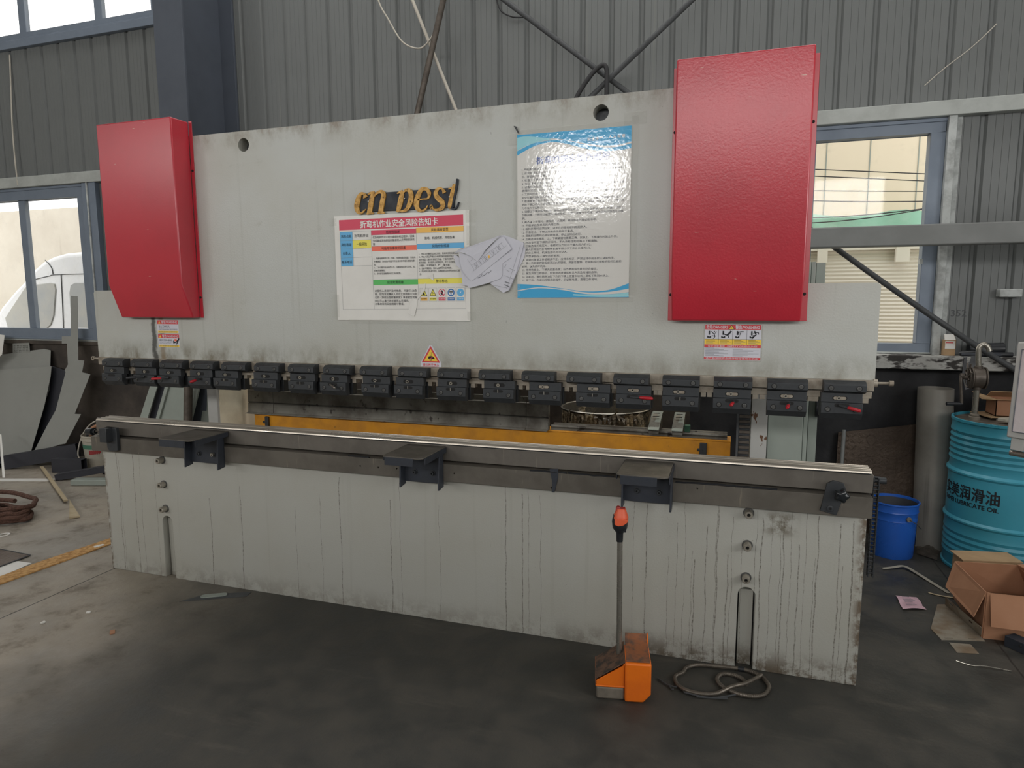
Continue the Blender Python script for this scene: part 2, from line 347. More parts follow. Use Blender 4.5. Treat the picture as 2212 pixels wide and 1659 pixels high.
class MB:
    """collects shapes in world coordinates; build() links them as ONE mesh object"""
    def __init__(s): s.v = []; s.f = []; s.mi = []; s.ms = []
    def slot(s, m):
        if m not in s.ms: s.ms.append(m)
        return s.ms.index(m)
    def add(s, vs, fs, m):
        o = len(s.v); k = s.slot(m)
        s.v += [tuple(x) for x in vs]
        for f in fs: s.f.append([i+o for i in f]); s.mi.append(k)
        return s
    def face(s, pts, m): return s.add(pts, [list(range(len(pts)))], m)
    def box(s, x0, x1, y0, y1, z0, z1, m):
        vs = [(x, y, z) for z in (z0, z1) for y in (y0, y1) for x in (x0, x1)]
        return s.add(vs, [[0, 2, 3, 1], [4, 5, 7, 6], [0, 1, 5, 4], [2, 6, 7, 3], [0, 4, 6, 2], [1, 3, 7, 5]], m)
    def obox(s, c, size, rot, m):
        a, b, d = (q/2 for q in size)
        vs = [Vector(c) + rot @ Vector((x, y, z)) for z in (-d, d) for y in (-b, b) for x in (-a, a)]
        return s.add(vs, [[0, 2, 3, 1], [4, 5, 7, 6], [0, 1, 5, 4], [2, 6, 7, 3], [0, 4, 6, 2], [1, 3, 7, 5]], m)
    def prism(s, poly, axis, a0, a1, m):
        """poly of 2-D points in the two other axes (in x,y,z order), run along axis"""
        def P(p, a):
            if axis == 'x': return (a, p[0], p[1])
            if axis == 'y': return (p[0], a, p[1])
            return (p[0], p[1], a)
        n = len(poly)
        vs = [P(p, a0) for p in poly] + [P(p, a1) for p in poly]
        fs = [list(range(n))[::-1], list(range(n, 2*n))] + [[i, (i+1) % n, n+(i+1) % n, n+i] for i in range(n)]
        return s.add(vs, fs, m)
    def slab(s, pts, off, m):
        """3-D polygon given a thickness vector"""
        n = len(pts); off = Vector(off)
        vs = [Vector(p) for p in pts] + [Vector(p)+off for p in pts]
        fs = [list(range(n)), list(range(n, 2*n))[::-1]] + [[i, n+i, n+(i+1) % n, (i+1) % n] for i in range(n)]
        return s.add(vs, fs, m)
    def tube(s, path, r, m, seg=10, closed=False, radii=None):
        P = [Vector(p) for p in path]; n = len(P)
        rings = []; up = None
        for i in range(n):
            a = P[(i-1) % n] if (closed or i) else P[i]
            b = P[(i+1) % n] if (closed or i < n-1) else P[i]
            t = (b-a).normalized()
            if up is None:
                up = Vector((0, 0, 1)) if abs(t.z) < .9 else Vector((1, 0, 0))
            u = (up - t*up.dot(t))
            if u.length < 1e-5: u = t.orthogonal()
            u.normalize(); w = t.cross(u); up = u
            rr = radii[i] if radii else r
            rings.append([P[i] + (u*math.cos(2*PI*k/seg) + w*math.sin(2*PI*k/seg))*rr for k in range(seg)])
        vs = [v for ring in rings for v in ring]; fs = []
        for i in range(n if closed else n-1):
            j = (i+1) % n
            for k in range(seg):
                q = (k+1) % seg
                fs.append([i*seg+k, i*seg+q, j*seg+q, j*seg+k])
        if not closed:
            fs.append(list(range(seg))[::-1]); fs.append([(n-1)*seg+k for k in range(seg)])
        return s.add(vs, fs, m)
    def cyl(s, p0, p1, r, m, seg=16, r1=None):
        return s.tube([p0, p1], r, m, seg, radii=[r, r1 if r1 is not None else r])
    def lathe(s, c, prof, m, seg=40, axis='z', arc=None):
        n = len(prof); vs = []; fs = []
        for k in range(seg):
            a = 2*PI*k/seg; ca, sa = math.cos(a), math.sin(a)
            for r, h in prof:
                if axis == 'z': vs.append((c[0]+r*ca, c[1]+r*sa, c[2]+h))
                elif axis == 'y': vs.append((c[0]+r*ca, c[1]+h, c[2]+r*sa))
                else: vs.append((c[0]+h, c[1]+r*ca, c[2]+r*sa))
        for k in range(seg):
            q = (k+1) % seg
            for i in range(n-1):
                fs.append([k*n+i, q*n+i, q*n+i+1, k*n+i+1])
        return s.add(vs, fs, m)
    def text(s, body, x, z, h, y, m, width=None, align='L', bold=0., res=2, rot=0., shear=0., place=None):
        cu = bpy.data.curves.new('t', 'FONT'); cu.body = body; cu.size = h
        cu.resolution_u = res; cu.shear = shear
        ob = bpy.data.objects.new('t', cu); COL.objects.link(ob)
        dg = bpy.context.evaluated_depsgraph_get()
        me = bpy.data.meshes.new_from_object(ob.evaluated_get(dg))
        vs = [v.co.copy() for v in me.vertices]; fs = [list(p.vertices) for p in me.polygons]
        bpy.data.objects.remove(ob); bpy.data.curves.remove(cu); bpy.data.meshes.remove(me)
        if not vs: return s
        x0 = min(v.x for v in vs); x1 = max(v.x for v in vs)
        k = width/(x1-x0) if width else 1.
        dx = {'L': 0., 'C': -(x1-x0)*k/2, 'R': -(x1-x0)*k}[align]
        # heavier weight: the same outline laid a hair to either side
        for i, (ox, oz) in enumerate(((0, 0),) if not bold else ((-bold, 0), (bold, 0), (0, bold), (0, -bold))):
            out = []
            for v in vs:
                a, b = (v.x-x0)*k+dx+ox*h, v.y-.37*h+oz*h
                if rot: a, b = a*math.cos(rot)-b*math.sin(rot), a*math.sin(rot)+b*math.cos(rot)
                out.append(place(a, b) if place else (x+a, y-.00002*i, z+b))
            s.add(out, fs, m)
        return s
    def holed(s, outline, holes, axis, a0, a1, m):
        """filled 2-D outline with holes, run along axis"""
        cu = bpy.data.curves.new('h', 'CURVE'); cu.dimensions = '2D'; cu.fill_mode = 'BOTH'
        cu.extrude = abs(a1-a0)/2
        for poly in [outline] + holes:
            sp = cu.splines.new('POLY'); sp.points.add(len(poly)-1); sp.use_cyclic_u = True
            for p, q in zip(sp.points, poly): p.co = (q[0], q[1], 0, 1)
        ob = bpy.data.objects.new('h', cu); COL.objects.link(ob)
        dg = bpy.context.evaluated_depsgraph_get()
        me = bpy.data.meshes.new_from_object(ob.evaluated_get(dg))
        mid = (a0+a1)/2; vs = []
        for v in me.vertices:
            a, b, c = v.co
            vs.append((mid-c, a, b) if axis == 'x' else (a, mid-c, b) if axis == 'y' else (a, b, mid+c))
        fs = [list(p.vertices) for p in me.polygons]
        bpy.data.objects.remove(ob); bpy.data.curves.remove(cu); bpy.data.meshes.remove(me)
        return s.add(vs, fs, m)
    def build(s, name, parent=None, label=None, bevel=0., smooth=35., origin=None, seg=2, weld=True):
        org = ORG[parent] if parent is not None else Vector(origin if origin is not None else (0, 0, 0))
        me = bpy.data.meshes.new(name)
        me.from_pydata([tuple(Vector(v)-org) for v in s.v], [], s.f)
        for m in s.ms: me.materials.append(m)
        me.polygons.foreach_set('material_index', s.mi)
        if weld:
            bm = bmesh.new(); bm.from_mesh(me)
            bmesh.ops.remove_doubles(bm, verts=bm.verts, dist=1e-6)
            bm.to_mesh(me); bm.free()
        if smooth:
            me.polygons.foreach_set('use_smooth', [True]*len(me.polygons))
            me.set_sharp_from_angle(angle=math.radians(smooth))
        me.update()
        o = bpy.data.objects.new(name, me); COL.objects.link(o)
        if parent is not None: o.parent = parent
        else: o.location = org
        ORG[o] = org
        if label: o['label'] = label
        if bevel:
            b = o.modifiers.new('bevel', 'BEVEL'); b.width = bevel; b.segments = seg
            b.limit_method = 'ANGLE'; b.angle_limit = math.radians(40)
        return o

def tag(o, label, cat, group=None):
    o['label'] = label; o['category'] = cat
    if group: o['group'] = group
    return o
def thing(name, label, cat, loc, group=None):
    o = bpy.data.objects.new(name, None); COL.objects.link(o); o.empty_display_size = .1
    o.location = loc; ORG[o] = Vector(loc)
    return tag(o, label, cat, group)
def struct(o):
    o['kind'] = 'structure'; return o
def circle(cx, cz, r, n=24, a0=0., a1=2*PI, end=False):
    k = n if not end else n-1
    return [(cx+r*math.cos(a0+(a1-a0)*i/k), cz+r*math.sin(a0+(a1-a0)*i/k)) for i in range(n)]
def slotshape(cx, cz, half, r, n=8):
    return circle(cx+half, cz, r, n, -PI/2, PI/2, True) + circle(cx-half, cz, r, n, PI/2, 3*PI/2, True)
def smoothpath(pts, per=8, closed=False):
    """Catmull-Rom through the points"""
    P = [Vector(p) for p in pts]; n = len(P); out = []
    for i in range(n if closed else n-1):
        g = lambda k: P[k % n] if closed else P[max(0, min(n-1, k))]
        a, b, c, d = g(i-1), g(i), g(i+1), g(i+2)
        for j in range(per):
            t = j/per
            out.append(.5*((2*b) + (c-a)*t + (2*a-5*b+4*c-d)*t*t + (3*b-a-3*c+d)*t**3))
    if not closed: out.append(P[-1])
    return out
def quad(mb, x0, x1, z0, z1, y, m):
    return mb.face([(x0, y, z0), (x1, y, z0), (x1, y, z1), (x0, y, z1)], m)
def poly(mb, pts, y, m): return mb.face([(p[0], y, p[1]) for p in pts], m)
def rline(mb, a, b, w, y, m):
    """thin printed line in the x-z plane"""
    d = Vector((b[0]-a[0], b[1]-a[1])); d.normalize(); n = Vector((-d.y, d.x))*w/2
    return poly(mb, [(a[0]-n.x, a[1]-n.y), (b[0]-n.x, b[1]-n.y), (b[0]+n.x, b[1]+n.y), (a[0]+n.x, a[1]+n.y)], y, m)
def stroke(path, per=6):
    """varying-width stroke [(x, z, w)] -> outline polygon"""
    P = smoothpath([(p[0], p[1], p[2]) for p in path], per)
    L, R = [], []
    for i, p in enumerate(P):
        a = P[max(0, i-1)]; b = P[min(len(P)-1, i+1)]
        d = Vector((b.x-a.x, b.y-a.y))
        if d.length < 1e-7: continue
        d.normalize(); n = Vector((-d.y, d.x))*p.z/2
        L.append((p.x+n.x, p.y+n.y)); R.append((p.x-n.x, p.y-n.y))
    return L, R
def stroke_prism(mb, path, y0, y1, m):
    L, R = stroke(path); n = len(L)
    vs = [(p[0], y, p[1]) for y in (y0, y1) for p in L+R]
    N = 2*n; fs = []
    for i in range(n-1):
        fs.append([i, i+1, n+i+1, n+i]); fs.append([N+i, N+n+i, N+n+i+1, N+i+1])
        fs.append([i, N+i, N+i+1, i+1]); fs.append([n+i, n+i+1, N+n+i+1, N+n+i])
    fs.append([0, n, N+n, N]); fs.append([n-1, N+n-1, N+2*n-1, 2*n-1])
    return mb.add(vs, fs, m)

# ------------------------------------------------------------------ camera
cam = bpy.data.cameras.new('camera'); co = bpy.data.objects.new('camera', cam); COL.objects.link(co)
F_PX, YAW, PITCH, ROLL = 1431.2117, .3166, -.1272, -.0041
fwd = V(-math.sin(YAW)*math.cos(PITCH), math.cos(YAW)*math.cos(PITCH), math.sin(PITCH))
right = V(math.cos(YAW), math.sin(YAW), 0); up = right.cross(fwd)
r2 = math.cos(ROLL)*right + math.sin(ROLL)*up; u2 = -math.sin(ROLL)*right + math.cos(ROLL)*up
mw = Matrix((r2, u2, -fwd)).transposed().to_4x4(); mw.translation = (1.4528, -2.8573, 1.5843)
co.matrix_world = mw
cam.sensor_fit = 'HORIZONTAL'; cam.sensor_width = 36.; cam.lens = F_PX*36./2212.
cam.clip_start = .05; cam.clip_end = 200
SC.camera = co

# ------------------------------------------------------------------ the room
WY = 2.1                                  # inner face of the long back wall
XL, XR, YF, ZR = -9.2, 4.6, -8.2, 6.2
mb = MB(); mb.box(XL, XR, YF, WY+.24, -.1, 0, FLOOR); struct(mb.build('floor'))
mb = MB(); SKX, SKYL = (-4.0, 4.2), (.35, 1.65)        # translucent roof light strip
mb.box(XL-.1, XR+.1, YF-.1, SKYL[0], ZR, ZR+.12, ROOFMAT); mb.box(XL-.1, XR+.1, SKYL[1], WY+.3, ZR, ZR+.12, ROOFMAT)
mb.box(XL-.1, SKX[0], SKYL[0], SKYL[1], ZR, ZR+.12, ROOFMAT); mb.box(SKX[1], XR+.1, SKYL[0], SKYL[1], ZR, ZR+.12, ROOFMAT); struct(mb.build('ceiling'))
mb = MB(); mb.box(XL-.12, XL, YF, WY+.24, 0, ZR, WHITEPANEL); struct(mb.build('wall_left'))
SW = (-4.2, -.4, 1.4, 2.9)                    # added, unseen opening in the right wall for fill light
mb = MB(); mb.box(XR, XR+.12, YF, SW[0], 0, ZR, WHITEPANEL); mb.box(XR, XR+.12, SW[1], WY+.24, 0, ZR, WHITEPANEL)
mb.box(XR, XR+.12, SW[0], SW[1], 0, SW[2], WHITEPANEL); mb.box(XR, XR+.12, SW[0], SW[1], SW[3], ZR, WHITEPANEL); struct(mb.build('wall_right'))

def corrugated(mb, x0, x1, z0, z1, m, y=WY):
    """profiled sheet: flat pans with a trapezoid rib and two fine stiffening grooves every 205 mm"""
    pitch, x_rib = .2105, -.047
    base = [(-.1053, 0), (-.1038, .0018), (-.1023, 0), (-.0655, 0), (-.064, .0018), (-.0625, 0), (-.022, 0), (-.009, .019), (.009, .019), (.022, 0), (.0625, 0), (.064, .0018), (.0655, 0)]
    pts = []
    k = int((x0-x_rib)/pitch)-2
    while x_rib+k*pitch < x1+pitch:
        for dx, dy in base: pts.append((x_rib+k*pitch+dx, y+dy))
        k += 1
    def at(x):
        for (a, ya), (b, yb) in zip(pts, pts[1:]):
            if a <= x <= b: return (x, ya+(yb-ya)*(x-a)/max(1e-9, b-a))
    run = [at(x0)] + [p for p in pts if x0 < p[0] < x1] + [at(x1)]
    n = len(run); th = .006
    vs = [(p[0], p[1]+d, z) for d in (0, th) for z in (z0, z1) for p in run]
    fs = []
    for i in range(n-1):
        fs.append([i, i+1, n+i+1, n+i]); fs.append([2*n+i, 3*n+i, 3*n+i+1, 2*n+i+1])
    fs += [[0, n, 3*n, 2*n], [n-1, 3*n-1, 4*n-1, 2*n-1]]
    mb.add(vs, fs, m)

# openings: big left window, right window, clerestory strip
LW = (-9.0, -4.47); RW = (.55, 2.70); WZ = (1.20, 2.70); HZ = (4.07, 5.35)
mb = MB()
corrugated(mb, XL, LW[0], WZ[0], WZ[1], WALLMETAL)
corrugated(mb, LW[1], RW[0], WZ[0], WZ[1], WALLMETAL)
corrugated(mb, RW[1], XR, WZ[0], WZ[1], WALLMETAL)
corrugated(mb, XL, XR, WZ[1], HZ[0], WALLMETAL)
corrugated(mb, XL, XR, HZ[1], ZR, WALLMETAL)
corrugated(mb, -3.45, -2.6, HZ[0], HZ[1], WALLMETAL)
corrugated(mb, -2.6, XR, HZ[0], 4.5, WALLMETAL)
mb.box(XL, -2.2, WY, WY+.22, 0, 1.18, MASONRY)
mb.box(-2.2, 1.2, WY, WY+.22, 0, 1.18, MASONRY)
mb.box(1.2, XR, WY, WY+.22, 0, 1.13, MASONRYDARK)
mb.text('352', 2.848, 1.486, .062, WY-.003, RODGREY, align='C')
struct(mb.build('wall_back', smooth=20))
# peeling sill ledge on the right, plain on the left
mb = MB(); mb.box(1.2, XR, WY-.16, WY+.2, 1.13, 1.218, SILL)
mb.box(RW[0], RW[1]+.1, WY-.035, WY+.1, 1.218, 1.23, GIRT); struct(mb.build('trim_1', bevel=.006))
mb = MB(); mb.box(XL, -3.2, WY-.03, WY+.2, 1.15, 1.185, MASONRY); mb.box(XL, -3.2, WY-.02, WY+.1, 1.185, 1.2, GIRT)
struct(mb.build('trim_2', bevel=.004))
# horizontal girts above the windows (right one paler), flaking angle beside the right window
mb = MB(); mb.box(.3, XR, WY-.07, WY, 2.70, 2.79, GIRT); struct(mb.build('trim_3', bevel=.004))
mb = MB(); mb.box(XL, -2.93, WY-.07, WY, 2.70, 2.80, GIRT); struct(mb.build('trim_4', bevel=.004))
mb = MB(); mb.box(2.70, 2.745, WY-.06, WY, 1.2, 2.70, GIRTCHIP); mb.box(2.745, 2.785, WY-.012, WY, 1.2, 2.70, GIRTCHIP)
struct(mb.build('trim_5', bevel=.003))
mb = MB(); mb.box(-4.47, -4.30, WY-.05, WY, 1.2, 2.70, FRAME); mb.box(-4.40, -4.385, WY-.065, WY-.05, 1.2, 2.70, GIRTCHIP)
struct(mb.build('trim_6', bevel=.003))
mb = MB(); mb.box(XL, -2.93, WY-.05, WY, 4.0, 4.07, FRAME); struct(mb.build('trim_7', bevel=.004))

def window(name, x0, x1, z0, z1, mullions, fw, y=WY, deep=.07, sash=.045):
    mb = MB()
    ys = (y-.015, y+deep)
    mb.box(x0, x1, *ys, z0, z0+fw, FRAME); mb.box(x0, x1, *ys, z1-fw, z1, FRAME)
    mb.box(x0, x0+fw, *ys, z0+fw, z1-fw, FRAME); mb.box(x1-fw, x1, *ys, z0+fw, z1-fw, FRAME)
    mb.box(x0, x1, ys[0]-.012, ys[0], z0, z0+.02, FRAME); mb.box(x0, x1, ys[0]-.012, ys[0], z1-.025, z1, FRAME)
    w = struct(mb.build(name, bevel=.004))
    cuts = [x0+fw] + [m for m in mullions] + [x1-fw]
    for i, m in enumerate(mullions):
        b = MB(); b.box(m-sash, m+sash, y+.01, y+.055, z0+fw, z1-fw, FRAME); b.build('mullion', w, bevel=.004)
    for i in range(len(cuts)-1):
        b = MB(); b.box(cuts[i], cuts[i+1], y+.03, y+.034, z0+fw, z1-fw, GLASS); b.build('pane', w)
    return w
window('window_1', LW[0], LW[1], WZ[0], WZ[1], [-7.7, -6.55, -5.36], .11)
w2 = window('window_2', RW[0], RW[1], WZ[0], WZ[1], [1.23, 1.93], .085, sash=.03)
b = MB(); b.box(2.60, 2.618, WY-.03, WY-.01, 1.80, 1.83, GIRT); b.build('latch', w2)
window('window_3', XL, -3.45, HZ[0], HZ[1], [-8.0, -7.0, -6.05, -5.12, -4.16], .07, sash=.045)
window('window_4', -2.6, XR, 4.5, HZ[1], [-1.6, -.6, .4, 1.4, 2.4, 3.4], .09)

# steel stanchion (H section) standing in front of the wall
mb = MB(); cx0, cx1 = -2.925, -2.645
mb.box(cx0, cx1, 1.51, 1.53, 0, ZR, COLUMN); mb.box(cx0, cx1, 2.07, 2.095, 0, ZR, COLUMN)
mb.box(-2.792, -2.778, 1.53, 2.07, 0, ZR, COLUMN)
struct(mb.build('trim_8', bevel=.002))

# front wall behind the photographer: sheet metal with a clerestory band, and an added, unseen wall that shades bed and front floor
BAYS = ((-8.6, -5.6), (-4.9, -2.7), (-1.5, -.3), (.5, 2.3), (3.0, 4.3)); CZ = (3.22, 3.98)
mb = MB(); mb.box(XL, XR, YF-.1, YF, 0, CZ[0], WALLMETAL); mb.box(XL, XR, YF-.1, YF, CZ[1], ZR, WALLMETAL)
e = XL
for a_, b_ in BAYS: mb.box(e, a_, YF-.1, YF, CZ[0], CZ[1], WALLMETAL); e = b_
mb.box(e, XR, YF-.1, YF, CZ[0], CZ[1], WALLMETAL)
struct(mb.build('wall_front'))
mb = MB(); mb.box(-1.9, 2.7, -5.2, -5.1, 0, 2.25, WHITEPANEL); struct(mb.build('wall_light_blocker'))

# daylight: sky through every opening
wd = bpy.data.worlds.new('sky'); SC.world = wd; wd.use_nodes = True
bg = wd.node_tree.nodes['Background']; bg.inputs[0].default_value = (1., .985, .96, 1); bg.inputs[1].default_value = SKY = 2.2
def arealight(name, loc, rot, sx, sy, power, portal=False, col=(1, 1, 1)):
    l = bpy.data.lights.new(name, 'AREA'); l.shape = 'RECTANGLE'; l.size = sx; l.size_y = sy; l.energy = power; l.color = col
    o = bpy.data.objects.new(name, l); COL.objects.link(o); o.location = loc; o.rotation_euler = rot
    if portal: l.cycles.is_portal = True
    return o
for x0, x1, z0, z1 in ((LW[0], LW[1], *WZ), (RW[0], RW[1], *WZ), (XL, -3.45, *HZ), (-2.6, XR, 4.5, HZ[1])):
    arealight('sky_portal', ((x0+x1)/2, WY+.25, (z0+z1)/2), (-PI/2, 0, 0), x1-x0, z1-z0, 1, True)
# bright sunlit sky in the clerestory bays of the front wall
LIGHT = 15.5
for xa, xb in BAYS:
    arealight('clerestory_daylight', ((xa+xb)/2, YF+.02, (CZ[0]+CZ[1])/2), (PI/2, 0, 0), xb-xa, CZ[1]-CZ[0], LIGHT*PI*(xb-xa)*(CZ[1]-CZ[0])/PI*PI, False, (1., .98, .96))
arealight('roof_light_daylight', (sum(SKX)/2, sum(SKYL)/2, ZR+.02), (0, 0, 0), SKX[1]-SKX[0], SKYL[1]-SKYL[0], 1.9*PI*(SKX[1]-SKX[0])*(SKYL[1]-SKYL[0]), False, (1., .98, .95))
arealight('side_fill_light', (XR+.06, (SW[0]+SW[1])/2, (SW[2]+SW[3])/2), (0, PI/2, 0), SW[3]-SW[2], SW[1]-SW[0], 2.2*PI*(SW[3]-SW[2])*(SW[1]-SW[0]), False, (.97, .99, 1.))  # added lamp at the unseen right wall, brightens the right bay

# measured outlines, in metres
D = {'sheet1': [[-5.789, 1.963, 0.875], [-4.983, 1.982, 0.938], [-4.968, 1.951, 0.836], [-4.974, 1.869, 0.564], [-5.005, 1.798, 0.328], [-5.035, 1.736, 0.121], [-5.527, 1.7, -0.001]], 'sheet0': [[-5.891, 2.046, 1.018], [-5.181, 2.07, 1.101], [-5.086, 2.067, 1.088], [-5.025, 2.006, 0.887], [-5.834, 1.988, 0.828]], 'sheetL': [[-5.754, 1.977, 1.257], [-5.584, 1.972, 1.241], [-5.566, 1.915, 1.048], [-5.681, 1.903, 1.011]], 'sheet2': [[-4.736, 2.06, 1.637], [-4.65, 2.059, 1.632], [-4.542, 1.923, 1.015], [-4.465, 1.923, 1.013], [-4.475, 1.898, 0.901], [-4.368, 1.895, 0.886], [-4.505, 1.813, 0.514], [-4.676, 1.744, 0.201], [-4.983, 1.728, 0.126], [-4.851, 1.782, 0.374], [-4.76, 1.817, 0.53], [-4.688, 1.897, 0.897], [-4.703, 1.901, 0.913], [-4.669, 1.913, 0.971], [-4.717, 1.958, 1.173], [-4.783, 1.958, 1.172], [-4.794, 1.973, 1.24], [-4.677, 1.973, 1.242]], 'sheet3': [[-5.083, 2.035, 0.942], [-4.825, 2.023, 0.891], [-4.867, 1.927, 0.507], [-5.071, 1.826, 0.104], [-5.197, 1.823, 0.09], [-5.099, 1.937, 0.548]], 'sheet4': [[-4.473, 1.764, 0.518], [-4.369, 1.764, 0.518], [-4.526, 1.707, 0.236], [-4.659, 1.702, 0.211]], 'perf': [[-5.601, 2.06, 1.152], [-5.365, 2.06, 1.162], [-5.366, 2.06, 1.053], [-5.615, 2.06, 1.048]], 'papA': [[0.276, -0.028, 1.795], [0.304, -0.028, 1.788], [0.365, -0.028, 1.753], [0.407, -0.028, 1.8], [0.457, -0.028, 1.849], [0.488, -0.028, 1.862], [0.526, -0.028, 1.805], [0.456, -0.028, 1.753], [0.335, -0.028, 1.666], [0.312, -0.028, 1.686], [0.289, -0.028, 1.719], [0.278, -0.028, 1.761]], 'papFlap': [[0.257, -0.034, 1.793], [0.274, -0.034, 1.806], [0.29, -0.034, 1.811], [0.337, -0.034, 1.823], [0.436, -0.034, 1.851], [0.477, -0.034, 1.864], [0.49, -0.034, 1.863], [0.459, -0.034, 1.85], [0.409, -0.034, 1.802], [0.368, -0.034, 1.753], [0.336, -0.034, 1.777], [0.304, -0.034, 1.792], [0.279, -0.034, 1.797]], 'papB': [[0.26, -0.022, 1.783], [0.278, -0.022, 1.751], [0.33, -0.022, 1.676], [0.51, -0.022, 1.79], [0.521, -0.022, 1.767], [0.482, -0.022, 1.743], [0.481, -0.022, 1.69], [0.471, -0.022, 1.676], [0.408, -0.022, 1.656], [0.32, -0.022, 1.635], [0.311, -0.022, 1.646], [0.289, -0.022, 1.648], [0.282, -0.022, 1.719], [0.257, -0.022, 1.741], [0.245, -0.022, 1.786]], 'papC': [[0.47, -0.016, 1.865], [0.488, -0.016, 1.867], [0.519, -0.016, 1.856], [0.579, -0.016, 1.831], [0.572, -0.016, 1.797], [0.541, -0.016, 1.694], [0.507, -0.016, 1.623], [0.482, -0.016, 1.613], [0.424, -0.016, 1.653], [0.406, -0.016, 1.675], [0.407, -0.016, 1.78]], 'papD': [[0.539, -0.01, 1.843], [0.577, -0.01, 1.832], [0.584, -0.01, 1.799], [0.581, -0.01, 1.772], [0.548, -0.01, 1.706], [0.51, -0.01, 1.625], [0.501, -0.01, 1.621], [0.494, -0.01, 1.623], [0.472, -0.01, 1.674], [0.495, -0.01, 1.778]], 'letters': {'c': [[[-0.202, 2.063, 0.027], [-0.208, 2.079, 0.013], [-0.225, 2.083, 0.013], [-0.24, 2.063, 0.024], [-0.251, 2.03, 0.027], [-0.248, 2.005, 0.022], [-0.232, 1.992, 0.011], [-0.215, 2.001, 0.007], [-0.202, 2.011, 0.003]]], 'n': [[[-0.161, 2.085, 0.016], [-0.171, 2.05, 0.024], [-0.185, 1.991, 0.024]],
 [[-0.199, 1.989, 0.008], [-0.163, 1.99, 0.008]],
 [[-0.19, 2.076, 0.005], [-0.175, 2.083, 0.011], [-0.154, 2.085, 0.01]],
 [[-0.16, 2.064, 0.007], [-0.138, 2.083, 0.012], [-0.116, 2.085, 0.018], [-0.106, 2.071, 0.022], [-0.115, 2.038, 0.024], [-0.125, 1.99, 0.024]],
 [[-0.141, 1.99, 0.008], [-0.104, 1.99, 0.008]]], 'p': [[[-0.009, 2.082, 0.016], [-0.016, 2.052, 0.024], [-0.028, 2.01, 0.023], [-0.039, 1.99, 0.011]],
 [[-0.036, 2.074, 0.006], [-0.008, 2.083, 0.012]],
 [[-0.014, 2.07, 0.008], [0.008, 2.085, 0.011], [0.028, 2.083, 0.02], [0.036, 2.058, 0.024], [0.028, 2.026, 0.024], [0.008, 1.998, 0.015], [-0.016, 1.992, 0.009], [-0.029, 1.996, 0.005]]], 'e': [[[0.067, 2.039, 0.006], [0.096, 2.042, 0.006], [0.121, 2.045, 0.008], [0.127, 2.068, 0.018], [0.112, 2.086, 0.015], [0.089, 2.084, 0.018], [0.069, 2.054, 0.024], [0.061, 2.022, 0.026], [0.068, 1.999, 0.019], [0.087, 1.989, 0.011], [0.108, 1.998, 0.007], [0.118, 2.013, 0.004]]], 's': [[[0.203, 2.064, 0.018], [0.192, 2.082, 0.009], [0.173, 2.084, 0.012], [0.159, 2.066, 0.019], [0.168, 2.045, 0.023], [0.191, 2.024, 0.023], [0.192, 2.002, 0.02], [0.167, 1.99, 0.012], [0.146, 1.995, 0.008], [0.135, 2.01, 0.012], [0.132, 1.994, 0.003]]], 't': [[[0.252, 2.1, 0.013], [0.24, 2.057, 0.019], [0.228, 2.006, 0.018], [0.231, 1.994, 0.01]],
 [[0.223, 2.08, 0.006], [0.253, 2.088, 0.008]]]}, 't_black': [[[0.266, 2.123, 0.007], [0.26, 2.088, 0.011], [0.246, 2.034, 0.01], [0.237, 1.998, 0.008], [0.249, 1.991, 0.007], [0.263, 2.002, 0.006], [0.27, 2.022, 0.003]]], 'gp1': [[-3.18, 1.35, 0.879], [-3.098, 1.35, 0.882], [-3.191, 1.35, 0.613], [-3.277, 1.35, 0.609]], 'gp2': [[-2.949, 1.3, 0.894], [-2.616, 1.3, 0.906], [-2.688, 1.3, 0.628], [-3.038, 1.3, 0.61]], 'gp2b': [[-3.148, 1.4, 0.874], [-3.055, 1.4, 0.877], [-3.147, 1.4, 0.586], [-3.235, 1.4, 0.582]], 'gp3': [[-2.66, 1.42, 0.88], [-2.554, 1.42, 0.869], [-2.559, 1.42, 0.714], [-2.589, 1.42, 0.613], [-2.7, 1.42, 0.607]], 'gpipe': [[-2.658, 1.38, 0.885], [-2.689, 1.38, 0.614], [-2.621, 1.38, 0.886], [-2.698, 1.38, 0.883]]}

# ------------------------------------------------------------------ the press brake
PB = thing('press_brake', 'long grey-beige press brake with two red cylinder hoods and a row of black tool clamps', 'press brake', (0, 0, 0))

# bed: thick plate with two floor-anchor slots
def archslot(x0, x1, zt):
    r = (x1-x0)/2
    return [(x0, 0)] + circle((x0+x1)/2, zt-r, r, 12, PI, 0, True) + [(x1, 0)]
out = [(-2., 0)] + archslot(-1.592, -1.522, .366) + archslot(1.527, 1.597, .366) + [(2., 0), (2., .80), (-2., .80)]
mb = MB(); mb.holed(out, [], 'y', 0., .06, BED_PAINT); bed = mb.build('bed', PB, bevel=.003)
for x in (-1.557, 1.562):
    mb = MB(); mb.box(x-.029, x+.029, .035, .06, 0, .343, BED_PAINT)
    mb.box(x-.034, x+.034, .056, .06, 0, .36, DARKHOLE)
    mb.build('slot_plate', bed, bevel=.002)
def capscrew(mb, x, y, z, r, h, m, hexr=.45):
    """socket-head screw whose head stands h proud of the plane y (towards -y)"""
    mb.lathe((x, y, z), [(r*hexr, -h+.5*h), (r*hexr, -h), (r*.86, -h), (r, -h+.12*h), (r, 0)], m, 24, 'y')
    mb.lathe((x, y, z), [(0, -h*.55), (r*hexr, -h*.55)], DARKHOLE, 6, 'y')
for x in (-1.560, 1.557):
    for z in (.694, .553, .411):
        mb = MB(); mb.lathe((x, 0, z), [(.022, 0), (.022, -.004), (.008, -.004)], SCREW, 24, 'y')
        capscrew(mb, x, -.004, z, .0165, .034, BOLT); mb.build('anchor_bolt', bed)

